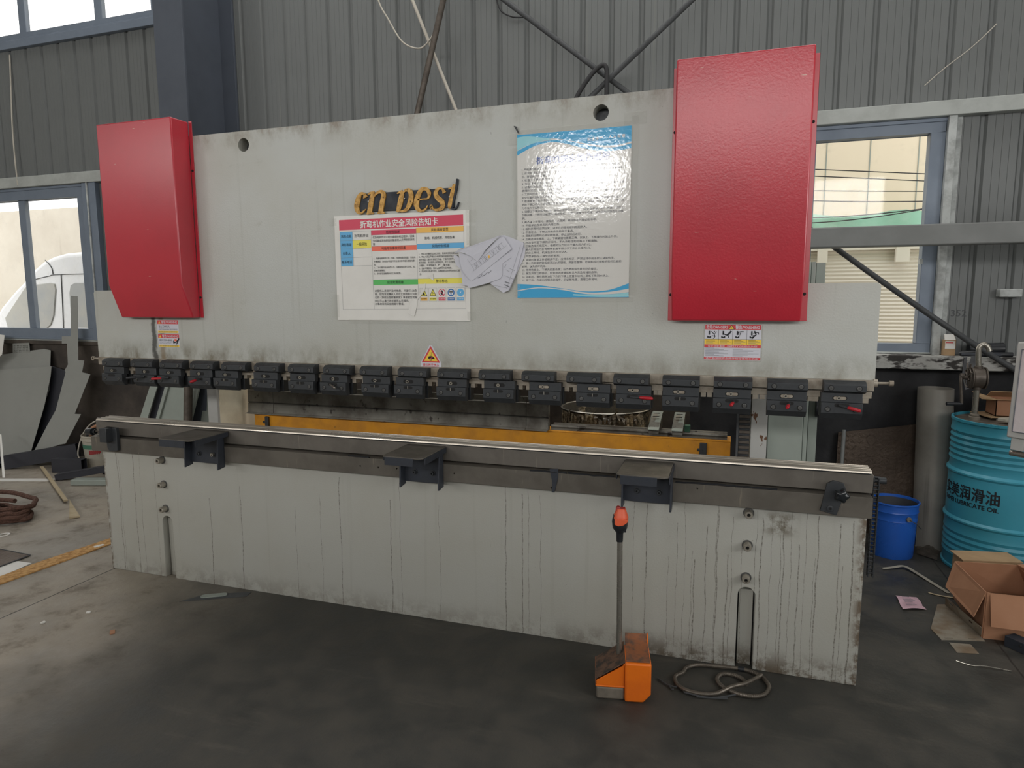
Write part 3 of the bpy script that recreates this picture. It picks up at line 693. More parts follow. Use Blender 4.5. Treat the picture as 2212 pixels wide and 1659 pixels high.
# table beams and the multi-groove die
mb = MB(); mb.holed([(-2.01, .732), (2.005, .732), (2.005, .815), (-2.01, .815)], [circle(x, z, .004, 10) for x, z in
        ((-.253, .772), (-.153, .772), (-.052, .774), (.249, .774), (.72, .745), (1.349, .797))], 'y', -.06, -.045, BEAMSTEEL)
mb.box(-2.01, 2.005, -.045, .12, .732, .815, BEAMSTEEL)
mb.build('table_rail', PB, bevel=.002)
mb = MB(); mb.box(-2.012, 2.01, -.02, .10, .822, .897, MILLED); mb.build('die_holder', PB, bevel=.002)
mb = MB(); mb.prism([(-.020, .897), (-.020, .901), (-.037, .903), (-.037, .9065), (.062, .9065), (.062, .897)], 'x', -1.985, 2.0, BLACKSTEEL)
for yc, hw in ((-.029, .0100), (-.001, .0105), (.027, .0075), (.050, .0080)):
    mb.prism([(yc-hw*math.cos(a_), .906+.012*math.sin(a_)) for a_ in (.0, .45, .8, 1.15, 1.57, 1.99, 2.34, 2.69, 3.14)], 'x', -1.985, 2.0, DIE)
mb.build('bottom_die', PB, smooth=40)
# torn rubber scraps in the slot between rail and die holder
for x0, x1, d in ((.62, .79, .006), (.795, 1.0, .004), (1.26, 1.5, .006), (1.5, 1.66, .005), (-.32, -.2, .004)):
    pts = [(x0+(x1-x0)*i/7, -.058+random.uniform(-.004, .003), .8165+random.uniform(0, d)) for i in range(8)]
    mb = MB(); mb.tube(pts, .004, BLACKRUBBER, 6); mb.build('rubber_scrap', PB)
mb = MB(); mb.slab([(.712, -.061, .832), (.752, -.061, .836), (.750, -.062, .79), (.742, -.062, .755), (.735, -.061, .726), (.722, -.061, .726), (.726, -.062, .77)], (0, -.003, 0), DARKPLATE)
mb.build('tape_scrap', PB)

# ram: one big stepped plate with two lifting holes
mb = MB()
mb.holed([(-1.969, 1.268), (1.996, 1.268), (1.996, 1.630), (1.984, 1.642), (1.28, 1.642), (1.28, 2.424), (-1.28, 2.424), (-1.28, 1.642), (-1.957, 1.642), (-1.969, 1.630)],
         [circle(-.894, 2.357, .033, 28), circle(.912, 2.355, .033, 28)], 'y', 0., .07, RAM_PAINT)
ram = mb.build('ram', PB, smooth=0)
for x, z in ((-.894, 2.357), (.912, 2.355)):
    mb = MB(); mb.lathe((x, 0, z), [(.0335, 0.002), (.0335, .066), (.0, .066)], BLACKSTEEL, 28, 'y'); mb.build('lifting_eye', ram)
# bright clamping bar under the ram, in two steps, with small tang blocks
mb = MB(); mb.box(-1.950, 1.991, -.022, .03, 1.226, 1.268, CREAMSTEEL); mb.box(-1.93, 1.986, -.012, .03, 1.196, 1.222, CREAMSTEEL)
mb.build('clamping_bar', PB, bevel=.0015)

# red hoods over the two cylinders
def hood(sgn, m):
    a, b = (1.225, 1.715)
    f0, f1 = (1.206, 1.741)
    X = lambda x: sgn*x if sgn > 0 else -x
    def span(p, q): return (p, q) if sgn > 0 else (-q, -p)
    x0, x1 = span(a, b)
    prof = [(-.004, 2.493), (-.12, 2.493), (-.12, 1.667), (-.055, 1.494), (-.004, 1.494)]
    mb = MB(); mb.prism(prof, 'x', x0, x1, m); h = mb.build('cylinder_hood', PB, bevel=.006, label='right red hood' if sgn > 0 else 'left red hood')
    for p, q in ((f0, a), (b, f1)):
        y0, y1 = span(p, q)
        mb = MB(); mb.box(y0, y1, -.0045, -.0005, 1.494, 2.497, RED_SMOOTH)
        mb.build('hood_flange', h, bevel=.001)
    for z in (1.60, 2.25):
        for xx in (1.216, 1.728):
            mb = MB(); mb.lathe((sgn*xx, -.0046, z), [(0, -.003), (.005, -.003), (.0065, 0)], DARKHOLE, 12, 'y'); mb.build('hood_screw', h)
    return h
hood(1, RED_HAM); hood(-1, RED_SMOOTH)
for s in (-1, 1):
    mb = MB(); mb.box(s*1.47-.2, s*1.47+.2, .07, .42, 1.55, 2.4, RED_SMOOTH); mb.build('cylinder_housing', PB, bevel=.01)

# tool clamps
def clamp_block_mesh():
    mb = MB()
    mb.prism([(-.016, 1.2665), (-.055, 1.2665), (-.075, 1.253), (-.075, 1.228), (-.052, 1.219), (-.016, 1.219)], 'x', -.074, .074, BLACKSTEEL)
    return mb
def clamp_body_mesh():
    mb = MB()
    P = [(-.018, 1.219), (-.050, 1.219), (-.050, 1.1835), (-.066, 1.182), (-.066, 1.142), (-.046, 1.118), (-.030, 1.118), (-.030, 1.178), (-.018, 1.178)]
    mb.prism(P, 'x', -.073, .073, BLACKSTEEL)
    mb.box(-.070, .076, -.006, .034, 1.117, 1.192, BLACKSTEEL)
    mb.box(-.05, .05, -.018, -.006, 1.182, 1.2, BLACKSTEEL)
    return mb
def screw_mesh():
    mb = MB(); mb.lathe((0, 0, 0), [(.0085, -.0006), (.0068, -.0012), (.0068, -.0034), (.0036, -.0034), (.0036, -.0012), (0, -.0012)], SCREW, 20, 'y')
    mb.lathe((0, 0, 0), [(.0108, 0.), (.0108, -.0008), (.0080, -.0008)], DARKHOLE, 20, 'y'); return mb
def slot_mesh(pale):
    mb = MB()
    mb.prism(slotshape(0, 0, .018, .0085), 'y', -.0006, .001, DARKHOLE)
    if pale: mb.prism(slotshape(0, 0, .017, .0058), 'y', -.0011, 0, CREAMSTEEL)
    mb.lathe((-.004, 0, 0), [(.0075, 0), (.0075, -.006), (.0040, -.006), (.0040, -.003), (0, -.003)], BOLT, 18, 'y')
    mb.lathe((-.004, 0, 0), [(.0040, -.0031), (0, -.0031)], DARKHOLE, 6, 'y')
    return mb
def pinslot_mesh():
    mb = MB(); mb.prism(slotshape(0, 0, .017, .0065), 'y', -.0006, .001, DARKHOLE)
    mb.box(-.002, .002, -.004, 0, -.007, .007, PIN); return mb
def lever_mesh(kind):
    """hand lever hinged in the lower slot"""
    mb = MB(); mb.prism(slotshape(0, 0, .019, .0070), 'y', -.0006, .001, DARKHOLE)
    tip = {'left_black': (-.060, -.058, -.004), 'left_red': (-.052, -.06, -.002), 'front_red': (-.003, -.058, -.010), 'right_bare': (.034, -.030, -.014),
           'right_red': (.086, -.022, -.001), 'down_red': (.058, -.048, -.012)}[kind]
    a = V(-.010, -.004, 0) if tip[0] > 0 else V(.010, -.004, 0); b = V(*tip)
    grip = {'left_black': BLACKRUBBER, 'right_bare': PIN}.get(kind, REDGRIP)
    m = a.lerp(b, .42)
    mb.tube([a, m], .0050, BLACKSTEEL if kind != 'right_bare' else PIN, 10)
    e = a.lerp(b, .93)
    mb.tube([m, m.lerp(b, .12), e, b], .0065, grip, 12, radii=[.0055, .0070, .0070, .0042])
    return mb
FIRST = {}
def place(key, mesh_fn, name, parent, at):
    """first use builds the mesh, later uses copy the object and share its mesh"""
    if key not in FIRST:
        o = mesh_fn().build(name, None, bevel=.0012 if name in ('tool_clamp', 'clamp_body') else 0, weld=False)
        FIRST[key] = o
    else:
        o = FIRST[key].copy(); COL.objects.link(o)
    o.parent = parent; o.location = Vector(at) - ORG[parent]; ORG[o] = Vector(at)
    return o
low_dx = [-.020, .004, -.032, -.027, -.066, -.026, -.009, -.028, .001, -.025, -.011, .017, .028, .040, .009, -.001, -.002, 0, -.007]
levers = {1: 'left_black', 2: 'left_red', 3: 'front_red', 7: 'right_bare', 14: 'right_red', 16: 'front_red', 17: 'front_red', 18: 'down_red'}
for i in range(19):
    cx = -1.788 + i*.2039
    c = place('blk', clamp_block_mesh, 'tool_clamp', PB, (cx, 0, 0))
    for dx in (-.049, .049): place('scr', screw_mesh, 'screw', c, (cx+dx, -.075, 1.2405))
    bx = cx+low_dx[i]
    place('bdy', clamp_body_mesh, 'clamp_body', c, (bx, 0, 0))
    for dx in (-.049, .049): place('scr', screw_mesh, 'screw', c, (bx+dx, -.066, 1.156))
    place('slot%d' % (i > 11), lambda: slot_mesh(i > 11), 'adjusting_slot', c, (bx+(.0 if i % 3 else -.006), -.0501, 1.199))
    if i in levers: place('lev'+levers[i], lambda: lever_mesh(levers[i]), 'lever', c, (bx, -.066, 1.1735))
    elif i != 0: place('pin', pinslot_mesh, 'pin_slot', c, (bx, -.066, 1.1735))
    else: place('pin0', lambda: MB().prism(slotshape(0, 0, .017, .0065), 'y', -.0006, .001, DARKHOLE), 'pin_slot', c, (bx, -.066, 1.1735))
    for dx in (-.088, .090):
        place('tang', lambda: MB().box(-.010, .010, -.014, .02, 1.178, 1.1965, CREAMSTEEL), 'tang_block', c, (bx+dx, 0, 0))

# end screws of ram and table
mb = MB(); mb.cyl((1.99, .0, 1.256), (2.05, .0, 1.257), .005, CREAMSTEEL, 12); mb.cyl((2.045, 0, 1.257), (2.06, 0, 1.257), .011, CREAMSTEEL, 12)
mb.cyl((1.990, 0, 1.256), (2.004, 0, 1.256), .016, CREAMSTEEL, 16); mb.build('ram_end_screw', PB)
mb = MB(); mb.cyl((-1.95, .0, 1.256), (-2.005, .0, 1.258), .005, CREAMSTEEL, 12); mb.lathe((-2.012, 0, 1.258), [(.006, -.005), (.012, -.005), (.012, .005), (.006, .005), (.006, -.005)], CREAMSTEEL, 14, 'y')
mb.build('ram_end_screw', PB)
mb = MB(); mb.cyl((2.01, .03, .864), (2.045, .03, .864), .008, BLACKSTEEL, 14); mb.cyl((2.035, .03, .864), (2.064, .03, .865), .0135, BLACKSTEEL, 18)
mb.build('table_end_screw', PB)

# stop block with star knob on the right, clamp dog with rod on the left
mb = MB(); mb.slab([(1.838, -.0605, .862), (1.860, -.0605, .876), (1.898, -.0605, .868), (1.908, -.0605, .842), (1.878, -.0605, .737), (1.818, -.0605, .752), (1.822, -.0605, .765)], (0, -.012, 0), BLACKSTEEL)
sb = mb.build('stop_block', PB, bevel=.0015)
mb = MB(); capscrew(mb, 1.854, -.0725, .763, .0125, .005, BLACKSTEEL); mb.build('screw', sb)
mb = MB(); mb.cyl((1.886, -.0725, .832), (1.886, -.10, .831), .008, BLACKSTEEL, 12)
star = [(1.886+(.026+.0035*math.cos(5*2*PI*k/60))*math.cos(2*PI*k/60), .830+(.026+.0035*math.cos(5*2*PI*k/60))*math.sin(2*PI*k/60)) for k in range(60)]
rings = [(.45, -.134), (.78, -.131), (.95, -.124), (1., -.115), (.95, -.105), (.75, -.100)]
n_ = len(star); vs = [(1.886+(p[0]-1.886)*k, yy, .830+(p[1]-.830)*k) for k, yy in rings for p in star]
mb.add(vs, [[j*n_+i, j*n_+(i+1) % n_, (j+1)*n_+(i+1) % n_, (j+1)*n_+i] for j in range(len(rings)-1) for i in range(n_)]+[list(range(n_))[::-1], [5*n_+i for i in range(n_)]], BLACKGLOSS); mb.build('star_knob', sb, smooth=60)
mb = MB(); mb.box(-1.872, -1.822, -.12, -.0605, .80, .878, BLACKSTEEL); mb.slab([(-1.875, -.0605, .878), (-1.792, -.0605, .878), (-1.792, -.0605, .75), (-1.81, -.0605, .742), (-1.855, -.0605, .742), (-1.868, -.0605, .76)], (0, -.02, 0), BLACKSTEEL)
db = mb.build('stop_block', PB, bevel=.002)
mb = MB(); mb.cyl((-1.872, -.095, .858), (-1.93, -.095, .855), .0045, CASTIRON, 10); mb.build('stop_rod', db)
mb = MB(); mb.cyl((-1.925, -.095, .853), (-1.945, -.095, .852), .013, BLACKGLOSS, 12); mb.cyl((-1.945, -.095, .852), (-1.99, -.095, .850), .021, BLACKGLOSS, 14, .017); mb.build('knob', db)

# three sheet supports
for x0, w, m in ((-1.292, .222, None), (-.012, .207, None), (1.040, .210, None)):
    x1 = x0+w
    mb = MB()
    mb.box(x0, x1, -.069, -.0605, .72, .886, DARKPLATE)
    mb.slab([(x0, -.105, .886), (x0, -.061, .886), (x0, -.061, .706), (x0, -.115, .700)], (.008, 0, 0), DARKPLATE)
    mb.slab([(x1-.008, -.105, .886), (x1-.008, -.061, .886), (x1-.008, -.061, .706), (x1-.008, -.115, .700)], (.008, 0, 0), DARKPLATE)
    br = mb.build('support_bracket', PB, bevel=.001)
    mb = MB(); mb.slab([(x0+.004, -.27, .886), (x0+.018, -.285, .886), (x1-.018, -.285, .886), (x1-.002, -.27, .886), (x1-.002, -.022, .886), (x0+.004, -.022, .886)], (0, 0, .006), BEAMSTEEL)
    pl = mb.build('support_plate', br, bevel=.0015)
    mb = MB(); mb.box(x0+.022, x1-.045, -.289, -.285, .853, .889, DARKPLATE)
    mb.slab([(x1-.001, -.262, .889), (x1-.001, -.03, .889), (x1-.001, -.03, .865), (x1-.001, -.262, .858)], (.004, 0, 0), DARKPLATE)
    mb.slab([(x0+.001, -.262, .889), (x0+.001, -.03, .889), (x0+.001, -.03, .874), (x0+.001, -.262, .866)], (.004, 0, 0), DARKPLATE)
    mb.build('lip', br, bevel=.001)
    for bx in (x0+.062, x0+.155):
        mb = MB(); mb.lathe((bx, -.069, .770), [(.0145, 0), (.0145, -.002), (.007, -.002)], BLACKSTEEL, 18, 'y')
        capscrew(mb, bx, -.071, .770, .0095, .014, BOLT if (x0 < -1 and bx > x0+.1) else BLACKSTEEL); mb.build('bolt', br)

# C-frame side plates behind the working gap, cabinet and rack on the right
for s in (-1, 1):
    a, b = sorted((s*1.566, s*1.64))
    mb = MB(); mb.prism([(.45, 0.), (1.55, 0.), (1.55, 2.3), (.45, 2.3)], 'x', a, b, CHIPPED)
    fr = mb.build('side_frame', PB, bevel=.003)
    mb = MB(); q = (a-.004, a) if s > 0 else (b, b+.004); mb.box(*q, .47, 1.54, 0, 2.28, CREAMPAINT); mb.build('inner_face', fr)
mb = MB(); mb.box(1.645, 1.80, .50, 1.2, .55, 1.75, GREYGREEN); cb = mb.build('valve_cabinet', PB, bevel=.004)
mb = MB(); mb.box(1.803, 1.822, .52, .60, .5, 1.75, GREYGREEN); mb.box(1.835, 1.875, .62, .70, .3, 1.75, GREYGREEN); mb.build('cabinet_upright', cb, bevel=.002)
mb = MB(); mb.cyl((1.862, .60, 1.06), (1.905, .60, 1.06), .045, BLACKRUBBER, 20); mb.box(1.87, 1.905, .56, .62, 1.10, 1.125, CREAMSTEEL); mb.build('limit_switch', cb)
mb = MB(); mb.box(1.502, 1.512, .44, .47, .60, 1.75, RODGREY)
for k in range(44): mb.box(1.514, 1.562, .44, .455, .62+k*.025, .632+k*.025, CASTIRON)
mb.box(1.513, 1.563, .455, .47, .60, 1.75, BLACKSTEEL); mb.build('cable_rack', PB)

# amber back-gauge beam with linear rails and two gauge fingers
mb = MB(); mb.box(-1.48, 1.48, .68, .80, .745, .848, YELLOW); mb.box(-1.482, 1.482, .676, .80, .846, .856, YELLOW)
bg_ = mb.build('back_gauge_beam', PB, bevel=.003)
for x, w in ((-1.375, .026), (1.345, .036)):
    mb = MB(); mb.box(x-w/2, x+w/2, .662, .679, .735, .838, BLACKSTEEL); mb.cyl((x-.03, .668, .80), (x, .668, .80), .008, BLACKSTEEL, 10); mb.build('gauge_bracket', bg_, bevel=.003)
for y in (.700, .76):
    mb = MB(); mb.prism([(y-.012, .857), (y+.012, .857), (y+.012, .866), (y+.006, .870), (y+.012, .876), (y+.010, .884), (y-.010, .884), (y-.012, .876), (y-.006, .870), (y-.012, .866)], 'x', .52, 1.462, PUNCHSTEEL)
    mb.build('linear_rail', bg_, smooth=20)
for x in (1.00, 1.12):
    mb = MB()
    mb.prism([(.60, .884), (.60, .899), (.585, .905), (.62, .925), (.76, .962), (.82, .962), (.82, .89)], 'x', x+.07, x+.122, PUNCHSTEEL)
    fg = mb.build('gauge_finger', PB, bevel=.0015)
    mb = MB(); mb.slab([(x+.068, .584, .907), (x+.124, .584, .907), (x+.124, .76, .9645), (x+.124, .822, .9645), (x+.068, .822, .9645), (x+.068, .76, .9645)], (0, 0, .004), GREYGREEN)
    mb.build('finger_plate', fg, bevel=.001)
    mb = MB()
    for yy in (.70, .735): mb.prism(slotshape(x+.096, yy-.001, .011, .006), 'z', .944+(yy-.68)*.328+.0085, .9455+(yy-.68)*.328+.0085, DARKHOLE)
    mb.build('finger_slot', fg)
mb = MB(); mb.box(1.245, 1.275, .69, .73, .885, .92, GREENBAND); mb.build('gauge_stop', bg_, bevel=.003)

# long punches parked on the beam
def punch(name, x0, x1, dy, label):
    P = [(.632, .8565), (.664, .864), (.668, .92), (.672, .923), (.672, .9285), (.668, .931), (.668, 1.005), (.676, 1.01), (.676, 1.04), (.70, 1.04), (.70, .8565)]
    mb = MB(); mb.prism([(y+dy, z) for y, z in P], 'x', x0, x1, PUNCHSTEEL)
    mb.box(x0, x1, .665+dy, .6685+dy, .9265, .9295, DARKHOLE)
    return tag(mb.build(name, None, bevel=.0012, origin=((x0+x1)/2, .67, .8565)), label, 'press tool', 'punches parked behind the die')
punch('punch_bar', -1.515, -1.320, 0, 'short grey steel punch segment at the left end of the parked punches')
punch('punch_bar', -1.318, .382, 0, 'long grey steel punch segment parked on the amber beam behind the die')
punch('punch_bar', .384, .512, -.004, 'short grey steel punch segment at the right end of the parked punches')

# drag chain hanging from the right end of the table
mb = MB()
for k in range(25):
    z = .868-k*.0165
    mb.box(2.018, 2.022, .015, .045, z-.007, z+.007, BLACKSTEEL); mb.box(2.036, 2.040, .015, .045, z-.007, z+.007, BLACKSTEEL)
    mb.cyl((2.016, .03, z+.0082), (2.042, .03, z+.0082), .0045, BLACKSTEEL, 8)
mb.cyl((1.98, .03, .862), (2.03, .03, .862), .006, BLACKSTEEL, 8)
mb.build('hanging_chain', PB)

# brand plate and lettering
mb = MB(); mb.slab([(-.236, -.0005, 2.082), (.235, -.0005, 2.086), (.25, -.0005, 2.06), (.247, -.0005, 1.999), (-.237, -.0005, 1.999)], (0, -.010, 0), BANDBLACK)
npl = mb.build('nameplate', PB, bevel=.001)
for k, ch in enumerate('cnpest'):
    mb = MB()
    for i, st in enumerate(D['letters'][ch]): stroke_prism(mb, st, -.0165-i*.0001, -.0105, GOLD)
    if ch == 't': stroke_prism(mb, D['t_black'][0], -.0145, -.0008, BANDBLACK)
    mb.build('letter', npl, weld=False)
mb = MB()
for x, z in ((-.187, 2.045), (.002, 2.048), (.228, 2.045)): mb.lathe((x, -.0168, z), [(0, -.003), (.0035, -.002), (.004, 0.002)], PIN, 12, 'y')
mb.build('rivet', npl)

# small warning labels on the ram
def label_base(x0, x1, z0, z1, m, r=.004, y=-.0006):
    mb = MB()
    pts = circle(x1-r, z0+r, r, 4, -PI/2, 0, True)+circle(x1-r, z1-r, r, 4, 0, PI/2, True)+circle(x0+r, z1-r, r, 4, PI/2, PI, True)+circle(x0+r, z0+r, r, 4, PI, 1.5*PI, True)
    mb.prism(pts, 'y', y, -.0001, m); return mb
Y1, Y2 = -.0008, -.0011
for x0, z0, kind in ((-1.527, 1.409, 0), (-1.527, 1.333, 1)):
    x1, z1 = x0+.146, z0+.0705
    mb = label_base(x0, x1, z0, z1, S_WHITE, .003)
    quad(mb, x0+.001, x1-.001, z1-.022, z1-.001, Y1, S_RED); quad(mb, x0+.003, x1-.003, z0+.001, z0+.012, Y1, S_YEL)
    poly(mb, [(x0+.008, z1-.019), (x0+.024, z1-.019), (x0+.016, z1-.005)], Y2, S_YEL)
    lb = mb.build('warning_label', PB, label='upper small warning label' if kind == 0 else 'lower small warning label', weld=False)
    mb = MB(); mb.text('警告/WARNING', x0+.030, z1-.0115, .017, Y2, S_WHITE, width=.108, bold=.01)
    if kind == 0:
        mb.text('当心工件伤人', x0+.010, z1-.035, .014, Y2, INK, width=.076); mb.text('CAUTION WORK PIECE INJURY', x0+.010, z1-.050, .009, Y2, INKGREY, width=.128)
    else:
        mb.text('请勿将手伸入模具区', x0+.008, z1-.033, .012, Y2, INK, width=.09)
        mb.text('DO NOT PUT HAND INTO', x0+.008, z1-.044, .007, Y2, INKGREY, width=.09); mb.text('THE TOOLING AREA', x0+.008, z1-.0515, .007, Y2, INKGREY, width=.08)
        quad(mb, x0+.112, x0+.128, z1-.038, z1-.026, Y2, P_ORG)
        for a, b in (((x0+.103, z1-.047), (x0+.124, z1-.043)), ((x0+.124, z1-.043), (x0+.145, z1-.022)), ((x0+.125, z1-.055), (x0+.144, z1-.026)), ((x0+.104, z1-.036), (x0+.112, z1-.044))):
            rline(mb, a, b, .006, Y2-.0002, INK)
    mb.text('请严格遵守安全操作规程', x0+.008, z0+.0065, .008, Y2, INKGREY, width=.126)
    mb.build('lettering', lb, weld=False, smooth=0)
x0, x1, z0, z1 = 1.357, 1.576, 1.333, 1.4785
mb = label_base(x0-.006, x1+.006, z0-.007, z1+.004, TAPE, .010)
quad(mb, x0, x1, z0, z1, Y1, S_WHITE)
quad(mb, x0+.001, x1-.001, z1-.021, z1-.001, Y2, S_RED); quad(mb, x0, x1, z0+.063, z0+.085, Y2, S_YEL); quad(mb, x0, x1, z0+.051, z0+.0625, Y2, S_RED)
quad(mb, x0, x1, z0+.001, z0+.0115, Y2, S_RED)
for k in range(1, 4): rline(mb, (x0+.2195*k/4, z0+.063), (x0+.2195*k/4, z1-.021), .0012, Y2-.0001, INK)
rline(mb, (x0, z0+.085), (x1, z0+.085), .0012, Y2-.0001, INK)
lb = mb.build('warning_label', PB, label='large dangers and warning label under the right hood', weld=False)
mb = MB(); y = Y2-.0003
mb.text('危险/DANGERS', x0+.006, z1-.011, .017, y, S_WHITE, width=.083, bold=.01); mb.text('警告/WARNING', x0+.120, z1-.011, .017, y, S_WHITE, width=.092, bold=.02)
poly(mb, [(x0+.092, z1-.0205), (x0+.117, z1-.0205), (x0+.1045, z1-.001)], y, INK); poly(mb, [(x0+.0955, z1-.0187), (x0+.1135, z1-.0187), (x0+.1045, z1-.0045)], y-.0002, S_YEL)
mb.text('!', x0+.1045, z1-.0130, .010, y-.0004, INK, align='C')
mb.text('安全注意事项', x0+.014, z0+.057, .0095, y, S_WHITE, width=.066); mb.text('/SAFETY GUIDELINES', x0+.088, z0+.057, .0095, y, S_WHITE, width=.118)
mb.text('请严格按照安全操作规程使用本机床', x0+.006, z0+.0065, .0085, y, S_WHITE, width=.205)
for k in range(4):
    a = x0+.055*k; zb = z0+.085
    for j in range(5): quad(mb, a+.006, a+.006+.036+.008*((j*7+k*3) % 3-1), z0+.0805-j*.0037, z0+.0817-j*.0037, y, INKGREY if j > 1 else INK)
    d = a+.015
    quad(mb, d, d+.006, zb+.018, zb+.034, y, INK); poly(mb, [(d-.005, zb+.005), (d+.011, zb+.005), (d+.011, zb+.015), (d+.003, zb+.010), (d-.005, zb+.015)], y, INK)
pa = x0+.037; zb = z0+.085
for a, b, w in (((0, .020), (.004, .010), .004), ((.004, .010), (-.003, .002), .003), ((0, .020), (-.011, .032), .003), ((0, .020), (.010, .031), .002), ((.003, .012), (-.007, .014), .003)): rline(mb, (pa+a[0], zb+a[1]), (pa+b[0], zb+b[1]), w, y, INK)
mb.prism(circle(pa+.001, zb+.031, .0025, 10), 'y', y-.0002, y, INK)
pa = x0+.092
for a, b, w in (((-.02, .024), (-.006, .016), .004), ((-.006, .016), (.006, .026), .007), ((.006, .026), (.012, .034), .007), ((.004, .020), (.001, .006), .003)): rline(mb, (pa+a[0], zb+a[1]), (pa+b[0], zb+b[1]), w, y, INK)
pa = x0+.140
for a, b, w in (((-.010, .028), (.0, .031), .004), ((0, .031), (.012, .031), .004), ((-.010, .028), (-.008, .020), .003), ((-.008, .02), (.0, .024), .003), ((.001, .03), (.0, .020), .003), ((-.015, .006), (.0, .02), .0012)): rline(mb, (pa+a[0], zb+a[1]), (pa+b[0], zb+b[1]), w, y, INK)
pa = x0+.198
for a, b, w in (((-.004, .031), (.002, .020), .006), ((.002, .02), (-.008, .010), .004), ((-.008, .010), (-.014, .002), .003), ((-.004, .029), (.010, .029), .003), ((.010, .029), (.011, .021), .003), ((-.02, .012), (-.004, .031), .0012), ((.002, .018), (-.012, .016), .003)): rline(mb, (pa+a[0], zb+a[1]), (pa+b[0], zb+b[1]), w, y, INK)
mb.prism(circle(pa-.004, zb+.0335, .0024, 10), 'y', y-.0002, y, INK)
for j in range(11): quad(mb, x0+.004, x0+.04+.055*((j*5) % 4)/3, z0+.0475-j*.0032, z0+.0487-j*.0032, y, INKGREY)
for j in range(10): quad(mb, x0+.112, x0+.15+.062*((j*3+1) % 4)/3, z0+.0455-j*.0032, z0+.0465-j*.0032, y, P_LINE)
mb.build('lettering', lb, weld=False, smooth=0)
# triangular pinch label
tx, tz = .1125, 1.264
mb = MB(); mb.prism([(tx-.0535, tz), (tx+.0535, tz), (tx+.0535, tz+.022), (tx+.006, tz+.107), (tx-.006, tz+.107), (tx-.0535, tz+.022)], 'y', -.0012, -.0002, S_WHITE)
poly(mb, [(tx-.048, tz+.024), (tx+.048, tz+.024), (tx, tz+.103)], -.0014, S_RED); poly(mb, [(tx-.035, tz+.031), (tx+.035, tz+.031), (tx, tz+.088)], -.0016, S_YEL)
lb = mb.build('warning_label', PB, label='triangular red and yellow pinch warning label', weld=False)
mb = MB(); y = -.0018
mb.text('请勿将手伸入', tx, tz+.014, .0125, y, S_RED, width=.084, align='C', bold=.02); mb.text('DO NOT PUT HAND INTO', tx, tz+.005, .006, y, S_RED, width=.08, align='C')
for a, b, w in (((-.003, .056), (-.003, .074), .0014), ((.003, .056), (.003, .074), .0014), ((-.003, .056), (.003, .056), .0014), ((-.013, .046), (.016, .046), .010), ((-.010, .051), (.010, .052), .006), ((.012, .046), (.02, .042), .006)):
    rline(mb, (tx+a[0], tz+a[1]), (tx+b[0], tz+b[1]), w, y, INK)
poly(mb, [(tx-.006, tz+.033), (tx+.007, tz+.033), (tx+.007, tz+.040), (tx, tz+.037), (tx-.006, tz+.040)], y, INK)
rline(mb, (tx-.004, tz+.042), (tx+.012, tz+.052), .0025, y-.0002, S_RED)
mb.build('lettering', lb, weld=False, smooth=0)

# ------------------------------------------------------------------ posters and papers taped to the ram
card = thing('risk_notice_board', 'white risk notice board with red title bar and coloured table, taped to the ram', 'notice', (-.031, -.001, 1.735))
mb = MB(); mb.box(-.383, .318, -.0075, -.0005, 1.485, 1.985, WHITEBOARD); mb.build('board', card, bevel=.001)
y = -.0079; y2 = y-.0003; y3 = y-.0006
mb = MB()
quad(mb, -.356, .290, 1.918, 1.966, y, P_RED)
quad(mb, -.353, -.285, 1.747, 1.909, y, P_BLUE); quad(mb, -.285, -.185, 1.8295, 1.868, y, P_YEL)
quad(mb, -.183, .0535, 1.889, 1.912, y, P_RED); quad(mb, .0535, .291, 1.891, 1.915, y, P_AMB)
quad(mb, -.181, .054, 1.814, 1.8365, y, P_ORG); quad(mb, .0555, .292, 1.817, 1.841, y, P_BLUE)
quad(mb, -.179, .058, 1.655, 1.6795, y, P_GRN); quad(mb, .058, .293, 1.6575, 1.682, y, P_YEL)
for a, b in (((-.353, 1.909), (-.350, 1.5385)), ((-.350, 1.5385), (.298, 1.5425)), ((.292, 1.915), (.298, 1.5425)), ((-.183, 1.912), (-.178, 1.5395)), ((.0535, 1.915), (.060, 1.541)),
             ((-.353, 1.909), (-.183, 1.910)), ((-.353, 1.868), (-.185, 1.869)), ((-.353, 1.8285), (-.183, 1.830)), ((-.352, 1.7865), (-.183, 1.788)), ((-.351, 1.747), (-.182, 1.748)), ((-.284, 1.909), (-.283, 1.747)),
             ((.0535, 1.890), (.292, 1.891)), ((-.181, 1.8365), (.054, 1.837)), ((.0555, 1.841), (.292, 1.842)), ((-.179, 1.6795), (.293, 1.6825)), ((-.183, 1.889), (.0535, 1.8905))):
    rline(mb, a, b, .0009, y2, P_LINE)
icx = (.087, .133, .179, .225, .272)
